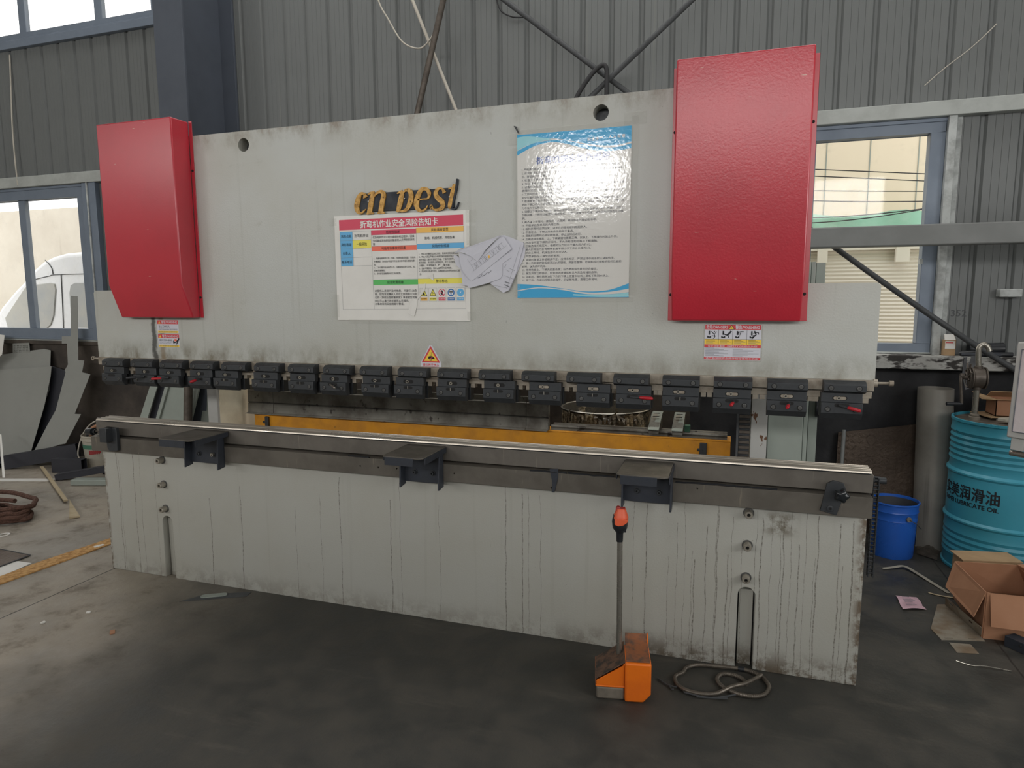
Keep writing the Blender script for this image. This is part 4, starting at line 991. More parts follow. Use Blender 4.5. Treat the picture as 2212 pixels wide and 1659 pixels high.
for k, cx in enumerate(icx):
    c = (P_AMB, P_YEL, P_RED, P_NAVY, P_BLUE)[k]
    for a, b in (((cx-.0205, 1.577), (cx+.0205, 1.577)), ((cx-.0205, 1.638), (cx+.0205, 1.638)), ((cx-.0205, 1.577), (cx-.0205, 1.638)), ((cx+.0205, 1.577), (cx+.0205, 1.638))): rline(mb, a, b, .0007, y2, P_LINE)
    quad(mb, cx-.0175, cx+.0175, 1.5795, 1.5945, y2, c)
    if k < 2:
        poly(mb, [(cx-.0175, 1.601), (cx+.0175, 1.601), (cx, 1.634)], y2, INK); poly(mb, [(cx-.0135, 1.6035), (cx+.0135, 1.6035), (cx, 1.629)], y3, P_YEL)
        if k: poly(mb, [(cx+.002, 1.624), (cx-.004, 1.614), (cx, 1.614), (cx-.002, 1.606), (cx+.004, 1.616), (cx, 1.616)], y3-.0002, INK)
        else: poly(mb, [(cx-.006, 1.606), (cx+.006, 1.606), (cx+.003, 1.616), (cx-.003, 1.616)], y3-.0002, INK)
    else:
        mb.prism(circle(cx, 1.6165, .0175, 28), 'y', y2-.0001, y2, c)
        if k == 2:
            mb.prism(circle(cx, 1.6165, .0140, 28), 'y', y3-.0001, y3, P_WHITE)
            poly(mb, [(cx-.006, 1.607), (cx+.005, 1.607), (cx+.007, 1.619), (cx+.003, 1.627), (cx-.002, 1.628), (cx-.007, 1.617)], y3-.0003, INK); rline(mb, (cx-.011, 1.627), (cx+.011, 1.606), .003, y3-.0005, c)
        if k == 3:
            mb.prism(circle(cx, 1.6165, .0115, 24), 'y', y3-.0001, y3, P_WHITE); quad(mb, cx-.009, cx+.009, 1.617, 1.622, y3-.0003, INK)
            poly(mb, [(cx-.006, 1.612), (cx+.006, 1.612), (cx, 1.606)], y3-.0003, c)
        if k == 4: poly(mb, [(cx-.004, 1.613), (cx+.001, 1.615), (cx+.004, 1.621), (cx, 1.619)], y3, P_WHITE)
mb.build('printed_table', card, weld=False, smooth=0)
mb = MB(); yt = y3-.0007
def ct(s, x0, x1, z, h, m=INK, al=None, bold=0.): mb.text(s, x0 if al is None else (x0+x1)/2, z, h, yt, m, width=x1-x0, align='L' if al is None else 'C', bold=bold)
ct('折弯机作业安全风险告知卡', -.240, .165, 1.9405, .036, P_WHITE, bold=.02)
for s, z in (('风险点名', 1.8875), ('风险等级', 1.848), ('联系电话', 1.7665)): ct(s, -.347, -.291, z, .016)
ct('负责人', -.340, -.298, 1.807, .016)
ct('折弯机作业', -.274, -.197, 1.889, .0165); ct('一般风险', -.263, -.206, 1.849, .0165)
ct('危险性描述', -.103, -.031, 1.9005, .0155); ct('风险事故类型', .130, .216, 1.903, .0155)
ct('可能导致事故的因素', -.129, -.002, 1.8255, .0155); ct('风险控制措施', .134, .220, 1.829, .0155)
ct('应急处置措施', -.103, -.018, 1.6672, .0155); ct('警示标志', .150, .209, 1.670, .0155)
ct('在折弯机作业过程中或维检修过程中，因操', -.174, .044, 1.878, .0125); ct('作设备或其他原因可能会给人员带来事故伤', -.174, .045, 1.8625, .0125); mb.text('害', -.174, 1.847, .0125, yt, INK)
ct('触电、机械伤害、其他伤害', .097, .247, 1.8665, .0145)
for s, z, x1 in (('1、设备电源接地不良；电缆、电源线磨损裸露；空间内', 1.780, .047), ('环境潮湿；劳动防护用品不符合要求等均易引发触电事', 1.765, .043), ('故。', 1.7505, -.161), ('2、工作过程中设备操作不当，设备缺陷等易引发挤、轧、', 1.737, .047), ('机械伤害事故。', 1.7225, -.112), ('3、身体部位接触物料和工件的锐角。', 1.7085, -.028)): ct(s, -.172, x1, z, .0105)
for s, z, x1 in (('1、作业人员需经过岗位培训，熟知岗位危险源及防', 1.795, .262), ('2、作业人员应严格执行本岗位操作规程和要求，穿戴', 1.782, .266), ('防护用品（操作时穿好工作服，下摆不能敞开，不准', 1.769, .266), ('机床旁脱、换衣服防止机器绞伤、女工长发盘好安全', 1.7555, .266), ('人帽内、不准穿裙子、拖鞋、戴手套）', 1.742, .222), ('3、设备可靠接地，做好设备点检与保养维护。', 1.7285, .232), ('4、作业前对设备进行检查，如遇故障时及时停机维修并汇报', 1.7155, .270), ('主。', 1.7025, .078)): ct(s, .066, x1, z, .0105)
for s, z, x1 in (('对受伤人员进行及时抢救，并拨打120急', 1.6265, .051), ('救。现场发现事故人员应立即按照公司制', 1.611, .052), ('订的《事故应急救援预案》事故报告流程', 1.595, .052), ('向公司人事行政部管理人员报告。', 1.5795, .010), ('对事故现场实施隔离与警戒。', 1.5645, -.016)): ct(s, -.172, x1, z, .0130)
for s, cx, m in (('当心机械伤', icx[0], INK), ('当心触电', icx[1], INK), ('禁止戴手套', icx[2], P_WHITE), ('必须戴防护', icx[3], P_WHITE), ('必须戴手套', icx[4], P_WHITE)): ct(s, cx-.0145, cx+.0145, 1.588, .0062, m, 'C')
mb.build('lettering', card, weld=False, smooth=0)
for x0, x1, z0, z1 in ((.302, .352, 1.93, 1.985), (.305, .350, 1.83, 1.915), (-.41, -.37, 1.94, 1.975), (-.412, -.372, 1.50, 1.61), (.305, .345, 1.49, 1.53), (-.32, .25, 1.470, 1.489)):
    mb = MB(); quad(mb, x0, x1, z0, z1, -.0083, TAPE); mb.build('sticky_tape', card, smooth=0)
for pts in ([(.046, -.0095, 1.575), (.056, -.0105, 1.600), (.088, -.013, 1.640), (.098, -.012, 1.664), (.094, -.0105, 1.630), (.080, -.0115, 1.610), (.062, -.0095, 1.592)],
            [(.000, -.0095, 1.522), (.018, -.011, 1.512), (.036, -.013, 1.506), (.050, -.011, 1.550), (.052, -.010, 1.585), (.030, -.0115, 1.590), (.016, -.0105, 1.565)], [(.108, -.0095, 1.690), (.137, -.012, 1.706), (.139, -.0105, 1.672)], [(.150, -.0095, 1.728), (.185, -.011, 1.735), (.192, -.012, 1.757), (.172, -.0095, 1.744)]):
    mb = MB(); mb.slab(pts, (0, -.0008, 0), WHITEBOARD); mb.build('torn_film', card, label='torn curl of white film', smooth=0)

blue = thing('safety_rules_poster', 'tall white rules poster with blue wave borders under shiny crinkled film, on the ram', 'poster', (.794, -.001, 1.94))
mb = MB(); mb.box(.546, 1.042, -.006, -.0005, 1.590, 2.292, F_WHITE); mb.build('sheet', blue)
y = -.0063
mb = MB(); bx0, bx1 = .5465, 1.0415
def wave(lower, upper, m, yy):
    L = smoothpath([(a, 0, b) for a, b in lower], 6); U = smoothpath([(a, 0, b) for a, b in upper], 6)
    n = len(L)
    mb.add([(p.x, yy, p.z) for p in L]+[(p.x, yy, p.z) for p in U], [[i, i+1, n+i+1, n+i] for i in range(n-1)], m)
top = [(bx0, 2.2915), (.62, 2.2915), (.694, 2.2915), (.755, 2.2915), (.847, 2.2915), (.922, 2.2915), (.986, 2.2915), (bx1, 2.2915)]
wave([(bx0, 2.250), (.62, 2.268), (.694, 2.266), (.755, 2.257), (.847, 2.235), (.922, 2.221), (.986, 2.219), (bx1, 2.228)], top, F_CYAN, y)
wave([(bx0, 2.205), (.62, 2.238), (.694, 2.250), (.755, 2.242), (.847, 2.214), (.922, 2.198), (.986, 2.197), (bx1, 2.202)],
     [(bx0, 2.224), (.62, 2.251), (.694, 2.258), (.755, 2.255), (.847, 2.229), (.922, 2.213), (.986, 2.211), (bx1, 2.221)], F_CYAN, y)
wave([(bx0, 2.226), (.58, 2.240), (.62, 2.251), (.66, 2.258), (.70, 2.262)], [(bx0, 2.280), (.58, 2.283), (.62, 2.279), (.66, 2.272), (.70, 2.264)], F_LIGHT, y-.0003)
mb.build('upper_border', blue, weld=False, smooth=0); mb = MB()
bot = [(bx0, 1.5905), (.642, 1.5905), (.749, 1.5905), (.853, 1.5905), (.955, 1.5905), (bx1, 1.5905)]
wave(bot, [(bx0, 1.652), (.642, 1.646), (.749, 1.631), (.853, 1.617), (.955, 1.622), (bx1, 1.650)], F_CYAN, y)
wave([(bx0, 1.620), (.642, 1.632), (.749, 1.624), (.853, 1.606), (.955, 1.604), (bx1, 1.612)], [(bx0, 1.624), (.642, 1.636), (.749, 1.629), (.853, 1.613), (.955, 1.614), (bx1, 1.627)], F_WHITE, y-.0003)
wave([(.80, 1.600), (.88, 1.594), (.955, 1.592), (bx1, 1.593)], [(.80, 1.606), (.88, 1.603), (.955, 1.603), (bx1, 1.611)], F_LIGHT, y-.0003)
mb.build('lower_border', blue, weld=False, smooth=0)
mb = MB(); yt = y-.0007
mb.text('折弯机安全操作规程', .634, 2.178, .034, yt, F_BLUEINK, width=.319, bold=.03)
mb.text('安全生产', .857, 2.2495, .016, yt, F_WHITE, width=.067, bold=.02); mb.text('人人有责', .946, 2.253, .016, yt, F_WHITE, width=.070, bold=.02)
LN = ['1. 严格遵守机床工安全操作规程，按规定穿戴好劳动防护用品，不准戴手套操作机床。|1.000', '2. 启动前须认真检查电机、开关、线路和接地是否正常和牢固，检查设备各操纵部|1.010', '位、按钮是否在正确位置。|.70', '3. 检查上下模的重合度和坚固性；检查各定位装置是否符合被加工的要求。|.985', '4. 在上滑板和各定位轴均未在原点的状态时，运行回原点程序。|.93', '5. 设备启动后空运转1-2分钟，上滑板满行程运动2-3次，如发现有不正常声音或有|1.016', '故障时应立即停车，将故障排除，一切正常后方可工作。|.90', '6. 工作时应由1人统一指挥，使操作人员与送料压制人员密切配合，确保配合人员均在|1.016', '安全位置方准发出折弯信号。|.711', '7. 根据被折弯板料厚度、形状尺寸，调整滑块行程以及选择上模、下模和折弯压力。|1.008', '选择下模口的大小和验算工件的折弯力，一定要对照机床右侧面的折弯力表，工件折弯|1.016', '力不准大于公称力。|.666', '8. 调整上下模间隙的时候，滑块必须停在上死点。间隙必须是从大到小来调，初调上|1.014', '下模间隙，一般可比板厚大1毫米左右，间隙一定要大于板厚，以免因无间隙而压坏模|1.013', '具。|.588', '9. 两人以上折弯时，要指定一人踩闸，离开机床时要切断电源。|.901', '10. 不做单边及单点的负荷工作。|.742', '11. 板料折弯时必须压实，以防在折弯时板料翘起伤人。|.860', '12. 不准在上、下模之间堆放杂物和工量具。|.802', '13. 调板料压模时必须切断电源，停止运转后进行。|.836', '14. 正确选择弯模具，上、下模紧固位置要正确，安装上、下模操作时防止外伤。|.991', '15. 在改变可变下模的开口时，不允许有任何材料与下模接触。|.907', '16. 正确选择折弯压力，偏载时压力应小于最大压力的1/2。|.879', '17. 最大折弯压力折弯制件长度不得小于工作台长度的1/3。|.877', '18. 机床工作时，机床后部不允许站人。|.776', '19. 严禁单独在一端处压折板料。|.743', '20. 运转时发现工件或模具不正，应停车校正，严禁运转中用手校正以防伤手。|.980', '21. 禁止折超厚的铁板或淬过火的钢板、高级合金钢、方钢和超过板料折弯机性能的|1.008', '板料，以免损坏机床。|.679', '22. 经常检查上、下模具的重合度；压力表的指示是否符合规定。|.906', '23. 发生异常立即停机，检查原因并通知有关人员及时排除故障。|.908', '24. 关机前，要在两侧油缸下方的下模上放置木块将上滑板下降到木块上。|.957', '25. 完工后，先退出控制系统程序，后切断电源，清理工作场地。|.909']
for i, s in enumerate(LN):
    a, b = s.split('|'); mb.text(a, .568, 2.143-(2.143-1.668)*i/32, .0112, yt, F_INK, width=float(b)-.568, res=1)
mb.build('lettering', blue, weld=False, smooth=0)
for x0, x1, z0, z1 in ((.505, .548, 2.25, 2.30), (.518, .548, 2.10, 2.24), (1.040, 1.07, 1.60, 2.33), (1.01, 1.10, 2.295, 2.345), (.545, 1.04, 2.290, 2.312), (.53, .56, 1.60, 1.80), (.56, 1.06, 1.570, 1.592), (.525, .55, 1.86, 2.10)):
    mb = MB(); quad(mb, x0, x1, z0, z1, -.0068, TAPE); mb.build('sticky_tape', blue, smooth=0)
mb = MB(); mb.slab([(.530, -.004, 2.332), (.545, -.012, 2.326), (.558, -.008, 2.298), (.553, -.010, 2.296), (.542, -.016, 2.315)], (0, -.001, 0), RODGREY); mb.build('peeled_tape', blue)

# bundle of drawings clipped to the ram
def sheetmesh(key, bulge, m=PAPER):
    P = D[key]; b = MB()
    cx = sum(p[0] for p in P)/len(P); cz = sum(p[2] for p in P)/len(P); n = len(P)
    vs = [(p[0], p[1], p[2]) for p in P] + [(cx+(p[0]-cx)*.55, p[1]-bulge, cz+(p[2]-cz)*.55) for p in P] + [(cx, P[0][1]-bulge*1.15, cz)]
    fs = [[i, (i+1) % n, n+(i+1) % n, n+i] for i in range(n)] + [[n+i, n+(i+1) % n, 2*n] for i in range(n)]
    b.add(vs, fs, m); return b
def sheet_lines(parent, lines, y, words=()):
    b = MB()
    for a, c, w in lines: rline(b, a, c, w, y, INKGREY)
    for s, x, z, h, r in words: b.text(s, x, z, h, y, INK, rot=r)
    return b.build('printed_lines', parent, weld=False, smooth=0)
G_ = 'drawings pinned to the ram'
s = tag(sheetmesh('papD', .002).build('paper_sheet', None, smooth=60, origin=D['papD'][0]), 'rearmost white sheet, overlapping the edge of the blue-bordered poster', 'paper', G_)
s = tag(sheetmesh('papC', .003).build('paper_sheet', None, smooth=60, origin=D['papC'][0]), 'white drawing sheet hanging down at the right of the bundle', 'paper', G_)
sheet_lines(s, [((.500, 1.775), (.510, 1.81), .0007), ((.510, 1.81), (.525, 1.805), .0007), ((.497, 1.715), (.515, 1.705), .001), ((.49, 1.69), (.535, 1.672), .001), ((.565, 1.82), (.500, 1.63), .0008), ((.435, 1.648), (.500, 1.635), .0008), ((.49, 1.65), (.512, 1.64), .0035), ((.492, 1.662), (.515, 1.655), .0035), ((.515, 1.72), (.538, 1.71), .0012), ((.49, 1.725), (.50, 1.74), .001)], -.0205)
s = tag(sheetmesh('papB', .003).build('paper_sheet', None, smooth=60, origin=D['papB'][0]), 'white sheet with handwriting beneath the folded drawing', 'paper', G_)
sheet_lines(s, [((.365, 1.680), (.375, 1.684), .004), ((.378, 1.684), (.386, 1.697), .002), ((.386, 1.688), (.398, 1.693), .0025), ((.40, 1.694), (.412, 1.706), .002), ((.415, 1.70), (.430, 1.712), .002)], -.0265)
s = tag(sheetmesh('papA', .004).build('paper_sheet', None, smooth=60, origin=D['papA'][0]), 'front white drawing with a printed table, folded over at its top edge', 'paper', G_)
R_ = .60; lines = []
o0 = V(.352, 1.715); e1 = V(math.cos(R_), math.sin(R_)); e2 = V(-math.sin(R_), math.cos(R_))
def PQ(a, b): q = o0+e1*a+e2*b; return (q.x, q.y)
for b, l in ((0, .185), (.024, .18), (.045, .15)): lines.append((PQ(.005 if b else -.01, b), PQ(l, b), .0007))
for a in (0, .025, .058, .078, .105, .135, .17): lines.append((PQ(a, 0), PQ(a, .024 if a else .06), .0007))
for a in (.012, .036, .066, .112, .145): 
    for b in (.006, .012, .018): lines.append((PQ(a, b), PQ(a+.011, b), .0016))
o = sheet_lines(s, lines, -.0335)
b = MB(); poly(b, [PQ(.085, .003), PQ(.094, .003), PQ(.096, .014), PQ(.086, .013)], -.0336, P_AMB); b.build('yellow_stamp', s)
fl = MB(); fl.slab([(p[0], p[1]-.004*(i % 3), p[2]) for i, p in enumerate(D['papFlap'])], (0, -.0006, 0), PAPER); fl.build('folded_edge', s, smooth=0)

# ------------------------------------------------------------------ foot switch with emergency stop post, conduit
FS = thing('foot_switch', 'orange foot switch with a chrome post and emergency stop knob, before the bed', 'foot switch', (1.0, -.42, 0))
mb = MB(); mb.box(1.002, 1.112, -.40, -.09, 0, .052, GREYCAST); mb.build('base', FS, bevel=.008, seg=3)
mb = MB(); mb.box(.998, 1.115, -.404, -.086, .052, .060, ORANGE); mb.build('base_rim', FS, bevel=.003)
mb = MB(); mb.holed([(1.001, .060), (1.114, .060), (1.114, .152), (1.001, .078)], [], 'y', -.402, -.392, ORANGE); mb.holed([(1.001, .060), (1.114, .060), (1.114, .152), (1.001, .078)], [], 'y', -.098, -.088, ORANGE)
mb.slab([(1.114, -.402, .152), (1.114, -.088, .152), (1.114, -.088, .060), (1.114, -.402, .060)], (-.008, 0, 0), ORANGE); mb.build('treadle_cheek', FS, bevel=.002)
mb = MB(); mb.slab([(.999, -.394, .080), (1.115, -.394, .157), (1.115, -.094, .157), (.999, -.094, .080)], (0, 0, .004), PEDALTOP)
mb.slab([(.999, -.394, .058), (.999, -.394, .084), (.999, -.094, .084), (.999, -.094, .058)], (-.003, 0, 0), ORANGEDIRT); mb.build('tread_plate', FS, bevel=.0015)
mb = MB(); mb.prism([(1.113, 0), (1.186, 0), (1.215, .035), (1.215, .164), (1.113, .164)], 'y', -.422, -.15, ORANGE); bx = mb.build('switch_box', FS, bevel=.008, seg=3)
mb = MB(); mb.prism([(-.405, .165), (-.23, .168), (-.16, .175), (-.13, .19), (-.12, .205), (-.124, .207), (-.135, .194), (-.165, .179), (-.23, .1715), (-.405, .1675)], 'x', 1.118, 1.210, ORANGEDIRT)
mb.slab([(1.212, -.20, .165), (1.212, -.12, .207), (1.212, -.10, .205), (1.212, -.12, .16)], (-.004, 0, 0), ORANGE); mb.build('box_lid', FS, label='dusty orange lid', bevel=.001)
for ch in FS.children:                     # the whole unit is short and turned a little anticlockwise
    for v in ch.data.vertices: v.co.y *= .55
FS.rotation_euler.z = math.radians(11)
PX, PY = 1.0935, -.311
mb = MB(); mb.cyl((PX, PY, .10), (PX-.005, PY, .632), .0112, STEELTUBE, 24); mb.build('post', FS)
hx = PX-.006
mb = MB(); mb.lathe((hx, PY, 0), [(.0130, .620), (.0145, .655), (.018, .662), (.029, .676), (.031, .69), (.031, .714), (.028, .716), (.0, .716)], BLACKRUBBER, 28)
mb.box(hx+.010, hx+.024, PY-.02, PY+.02, .664, .684, BLACKRUBBER); mb.slab([(hx-.032, PY-.012, .70), (hx-.032, PY+.012, .70), (hx-.026, PY+.012, .730), (hx-.026, PY-.012, .730)], (.006, 0, 0), BLACKRUBBER)
mb.build('stop_housing', FS, bevel=.001)
mb = MB(); mb.lathe((hx+.003, PY, 0), [(.0295, .704), (.0300, .724), (.026, .734), (.019, .756), (.016, .758), (0, .758)], ESTOPORANGE, 28)
mb.prism([(hx-.020, .732), (hx+.003, .732), (hx+.001, .762), (hx-.009, .765), (hx-.016, .760)], 'y', PY-.012, PY+.014, ESTOPRED)
mb.box(hx-.010, hx+.020, PY-.014, PY+.012, .756, .760, ESTOPRED)
mb.prism([(hx-.022, .698), (hx-.008, .692), (hx+.012, .696), (hx+.027, .708), (hx+.028, .720), (hx-.022, .720)], 'y', PY-.0325, PY-.018, ESTOPORANGE)
mb.build('stop_knob', FS, bevel=.002)
cz = .010
loop = [(1.552, -.024), (1.453, -.037), (1.375, -.050), (1.33, -.087), (1.318, -.127), (1.292, -.162), (1.290, -.197), (1.305, -.232), (1.341, -.258), (1.40, -.264), (1.457, -.242), (1.515, -.202), (1.563, -.165), (1.61, -.108), (1.632, -.075)]
loop2 = [(1.552, -.024), (1.596, -.036), (1.635, -.064), (1.656, -.109), (1.658, -.142), (1.639, -.191), (1.60, -.218), (1.553, -.223), (1.524, -.217), (1.499, -.200), (1.480, -.188), (1.462, -.160), (1.457, -.130), (1.475, -.093), (1.515, -.084), (1.555, -.103), (1.572, -.144)]
mb = MB()
P = smoothpath([(a, b, cz+(.016 if 10 < i < 15 else 0)) for i, (a, b) in enumerate(loop)], 14)
mb.tube(P, .0085, HOSE, 10, radii=[.0088 if k % 2 else .0076 for k in range(len(P))])
P = smoothpath([(a, b, cz) for a, b in loop2], 14)
mb.tube(P, .0085, HOSE, 10, radii=[.0088 if k % 2 else .0076 for k in range(len(P))])
cond = tag(mb.build('conduit', None, origin=(1.5, -.15, 0)), 'coiled ribbed metal conduit lying on the floor under the right bed end', 'conduit')
mb = MB()
mb.lathe((1.552, -.027, cz), [(.0115, -.012), (.0115, .012)], BLACKRUBBER, 14, 'x'); mb.build('black_tape', cond)
mb = MB()
for k, (a, b) in enumerate((((1.22, -.20), (1.30, -.245)), ((1.33, -.268), (1.50, -.262)), ((1.38, -.285), (1.53, -.225)), ((1.27, -.235), (1.29, -.262)))):
    mb.tube(smoothpath([(a[0], a[1], .006), ((a[0]+b[0])/2, (a[1]+b[1])/2-.012, .006), (b[0], b[1], .008)], 6), .0035, RODGREY, 6)
tag(mb.build('loose_wires', None, origin=(1.3, -.25, 0)), 'thin dark loose wires beside the coiled conduit', 'wire')
mb = MB(); mb.box(1.015, 1.055, -.048, -.028, .002, .016, REDGRIP)
mb.cyl((1.055, -.038, .009), (1.12, -.030, .010), .005, BLACKSTEEL, 8); mb.cyl((1.115, -.03, .012), (1.127, -.03, .012), .011, BLACKSTEEL, 10)
tag(mb.build('red_handled_lever', None, bevel=.003, origin=(1.035, -.038, 0)), 'red-handled dark lever lying on the floor at the foot of the bed', 'tool')

# ------------------------------------------------------------------ litter on the floor near the bed
def flat(name, pts, z0, th, m, label, cat, group=None, **k):
    mb = MB(); mb.prism(pts, 'z', z0, z0+th, m); return tag(mb.build(name, None, bevel=min(.001, th*.3), origin=(pts[0][0], pts[0][1], z0), **k), label, cat, group)
flat('strand_board_strip', [(-2.52, -.80), (-2.43, -.78), (-2.345, .30), (-2.435, .42), (-2.50, -.08)], 0, .008, OSB, 'long narrow strip of yellowish strand board on the floor left of the bed', 'board')
flat('white_card', [(-2.66, -.10), (-2.535, -.095), (-2.505, -.30), (-2.50, -.42), (-2.72, -.42)], .0005, .003, WHITEBOARD, 'white card lying beside the strand board strip', 'card')
flat('white_slip', [(-2.409, .215), (-2.390, .268), (-2.360, .255), (-2.380, .200)], .0085, .001, WHITEBOARD, 'small white slip on the strand board strip', 'paper')
mb = MB(); mb.prism([(-2.95, .0), (-2.66, -.016), (-2.655, -.20), (-2.80, -.42), (-3.1, -.35)], 'z', .004, .008, CHECKER)
mb.cyl((-2.95, 0, .008), (-2.657, -.016, .008), .004, RODGREY, 6); mb.cyl((-2.657, -.016, .008), (-2.652, -.20, .008), .004, RODGREY, 6)
tag(mb.build('chequer_plate_offcut', None, origin=(-2.8, -.15, 0)), 'dark brown chequered metal offcut on the floor at the left edge of the photo', 'metal plate')
for i, (x, yy, lab, m, sz) in enumerate(((-1.613, -.476, 'tiny white chip on the floor below the left end of the bed', WHITEBOARD, .014), (-1.73, -.628, 'tiny white chip on the floor nearest the left foreground', WHITEBOARD, .013), (-1.316, -.596, 'small orange-brown wood chip on the floor in front of the bed', CARD, .022))):
    mb = MB(); mb.obox((x, yy, .0045), (sz*1.5, sz, .008), Matrix.Rotation(.4+i, 3, 'Z'), m); tag(mb.build('floor_chip', None, bevel=.001, origin=(x, yy, 0)), lab, 'chip')
mb = MB(); mb.lathe((-3.204, .204, .004), [(.026, -.003), (.026, .003), (.034, .003), (.034, -.003), (.026, -.003)], WHITEBOARD, 24); tag(mb.build('washer_ring', None, origin=(-3.204, .204, .001)), 'white ring lying on the floor beside the rope coil', 'ring')
flat('sheet_offcut', [(-1.27, -.235), (-1.20, -.125), (-.98, -.02), (-.97, -.075)], .0005, .002, RODGREY, 'thin grey slotted offcut on the floor under the front edge of the bed', 'metal offcut')
mb = MB(); mb.prism([(x, z) for x, z in slotshape(0, 0, .05, .018)], 'z', .003, .008, GREYGREEN)
mb.v = [(-1.14+v[0]*.85-v[1]*.5, -.125+v[0]*.5+v[1]*.85, v[2]) for v in mb.v]
tag(mb.build('slot_blank', None, origin=(-1.14, -.125, .002)), 'rounded grey slug lying on the thin offcut under the bed', 'metal slug')

# ------------------------------------------------------------------ right bay
# oil drum, hand pump, boxes on its lid
DX, DY, DR = 3.02, 1.60, .292
dr = thing('oil_drum', 'turquoise steel oil drum with black lubricant lettering, standing right of the machine', 'oil drum', (DX, DY, 0))
prof = [(DR-.004, .0), (DR+.003, .004), (DR+.003, .016), (DR-.004, .022)]
for k in range(5): prof += [(DR-.004, .07+k*.035), (DR+.002, .0875+k*.035)]
prof += [(DR-.002, .25), (DR-.002, .285), (DR+.010, .298), (DR+.010, .306), (DR-.002, .318), (DR-.002, .565), (DR+.010, .578), (DR+.010, .586), (DR-.002, .60)]
for k in range(6): prof += [(DR-.005, .635+k*.033), (DR+.002, .652+k*.033)]
prof += [(DR-.003, .84), (DR-.003, .868), (DR+.004, .874), (DR+.004, .888), (DR-.006, .889), (DR-.008, .872)]
mb = MB(); mb.lathe((DX, DY, 0), prof, DRUMBLUE, 64); mb.lathe((DX, DY, 0), [(DR-.004, .001), (0, .001)], DRUMBLUE, 40); mb.build('drum_shell', dr, smooth=28)
mb = MB(); mb.lathe((DX, DY, 0), [(DR-.007, .874), (0, .876)], DRUMDIRT, 48); mb.build('lid', dr)
def ondrum(theta0, z0, r):
    return lambda a, b: (DX+r*math.cos(theta0+a/r), DY+r*math.sin(theta0+a/r), z0+b)
mb = MB(); r_ = DR-.0005
th = -3.23
mb.text('实美润滑油', 0, 0, .086, 0, INK, width=.36, bold=.022, res=3, place=ondrum(th, .476, r_))
mb.text('SHIMEI LUBRICATE OIL', 0, 0, .035, 0, INK, width=.36, bold=.03, res=3, place=ondrum(th, .414, r_))
mb.build('lettering', dr, weld=False, smooth=0)

px, py = 2.835, 1.62
PZ = -.035
pm = thing('hand_pump', 'brown cast iron rotary hand pump with bent spout, screwed into the drum lid', 'pump', (px, py, .872))
mb = MB(); mb.cyl((px, py, .872), (px, py, .895), .030, GREYCAST, 20); mb.cyl((px, py, .895), (px, py, .91), .024, GREYCAST, 20); mb.build('bung_collar', pm, bevel=.003)
mb = MB(); mb.cyl((px, py, .90), (px, py, 1.09+PZ), .0155, STEELTUBE, 20); mb.build('suction_tube', pm)
mb = MB(); mb.cyl((px, py, 1.085+PZ), (px, py, 1.225+PZ), .022, CASTIRON, 20); mb.lathe((px, py, 1.155+PZ), [(0, -.034), (.050, -.034), (.058, -.026), (.058, .026), (.050, .034), (0, .034)], CASTIRON, 32, 'x')
for s in (-1, 1): mb.lathe((px+s*.034, py, 1.155+PZ), [(0, -.004), (.064, -.004), (.064, .004), (0, .004)], CASTIRON, 32, 'x')
mb.build('pump_body', pm, bevel=.002)
mb = MB()
mb.lathe((px-.048, py, 1.155+PZ), [(.056, -.003), (.061, 0), (.056, .004), (.052, 0), (.056, -.003)], CASTIRON, 28, 'x')
for k in range(6): mb.tube([(px-.048, py, 1.155+PZ), (px-.048, py+.055*math.cos(k*PI/3), 1.155+.055*math.sin(k*PI/3))], .005, CASTIRON, 6)
mb.cyl((px-.085, py, 1.155+PZ), (px-.03, py, 1.155+PZ), .011, CASTIRON, 12); mb.build('cover_wheel', pm)
mb = MB(); mb.tube(smoothpath([(px-.082, py, 1.165+PZ), (px-.085, py-.008, 1.13+PZ), (px-.078, py-.012, 1.06+PZ), (px-.074, py-.014, 1.00+PZ)], 6), .0085, CASTIRON, 10); mb.cyl((px-.088, py, 1.165+PZ), (px-.07, py, 1.165+PZ), .015, CASTIRON, 14); mb.build('crank_arm', pm)
mb = MB(); mb.cyl((px-.070, py-.014, 1.0+PZ), (px-.155, py-.03, 1.0+PZ), .010, BLACKRUBBER, 14); mb.build('crank_grip', pm)
mb = MB(); mb.tube(smoothpath([(px, py, 1.22+PZ), (px-.006, py, 1.30+PZ), (px-.002, py, 1.335+PZ), (px+.018, py-.002, 1.35+PZ), (px+.036, py-.006, 1.335+PZ), (px+.045, py-.008, 1.31+PZ)], 8), .0145, STEELTUBE, 16); mb.build('spout', pm)

mb = MB(); mb.slab([(2.865, 1.80, .8895), (3.06, 1.86, .8895), (3.06, 1.66, .8895), (2.91, 1.60, .8895)], (0, 0, .006), CARDPALE)
tag(mb.build('cardboard_sheet', None, origin=(2.95, 1.75, .8895)), 'flat pale cardboard sheet lying on the drum lid behind the pump', 'cardboard')
mb = MB(); b_ = [(2.90, 1.49, .8895), (2.95, 1.45, .8895), (3.03, 1.45, .8895), (3.05, 1.54, .8895), (2.97, 1.56, .8895)]
mb.slab(b_, (0, 0, .014), TAPE); mb.slab([(2.91, 1.50, .89), (2.94, 1.47, .89), (3.02, 1.475, .89), (3.03, 1.53, .89), (2.97, 1.545, .89)], (0, 0, .02), PLASTER)
tag(mb.build('plastic_bag', None, bevel=.004, origin=(2.96, 1.52, .888)), 'crumpled clear plastic bag on the drum lid in front of the small box', 'bag')
sbx = thing('small_open_box', 'small brown carton with pale open flaps standing on the oil drum', 'box', (3.04, 1.70, .9))
x0, x1, y0, y1, z0, z1 = 2.945, 3.15, 1.64, 1.80, .896, .992
mb = MB(); t_ = .004
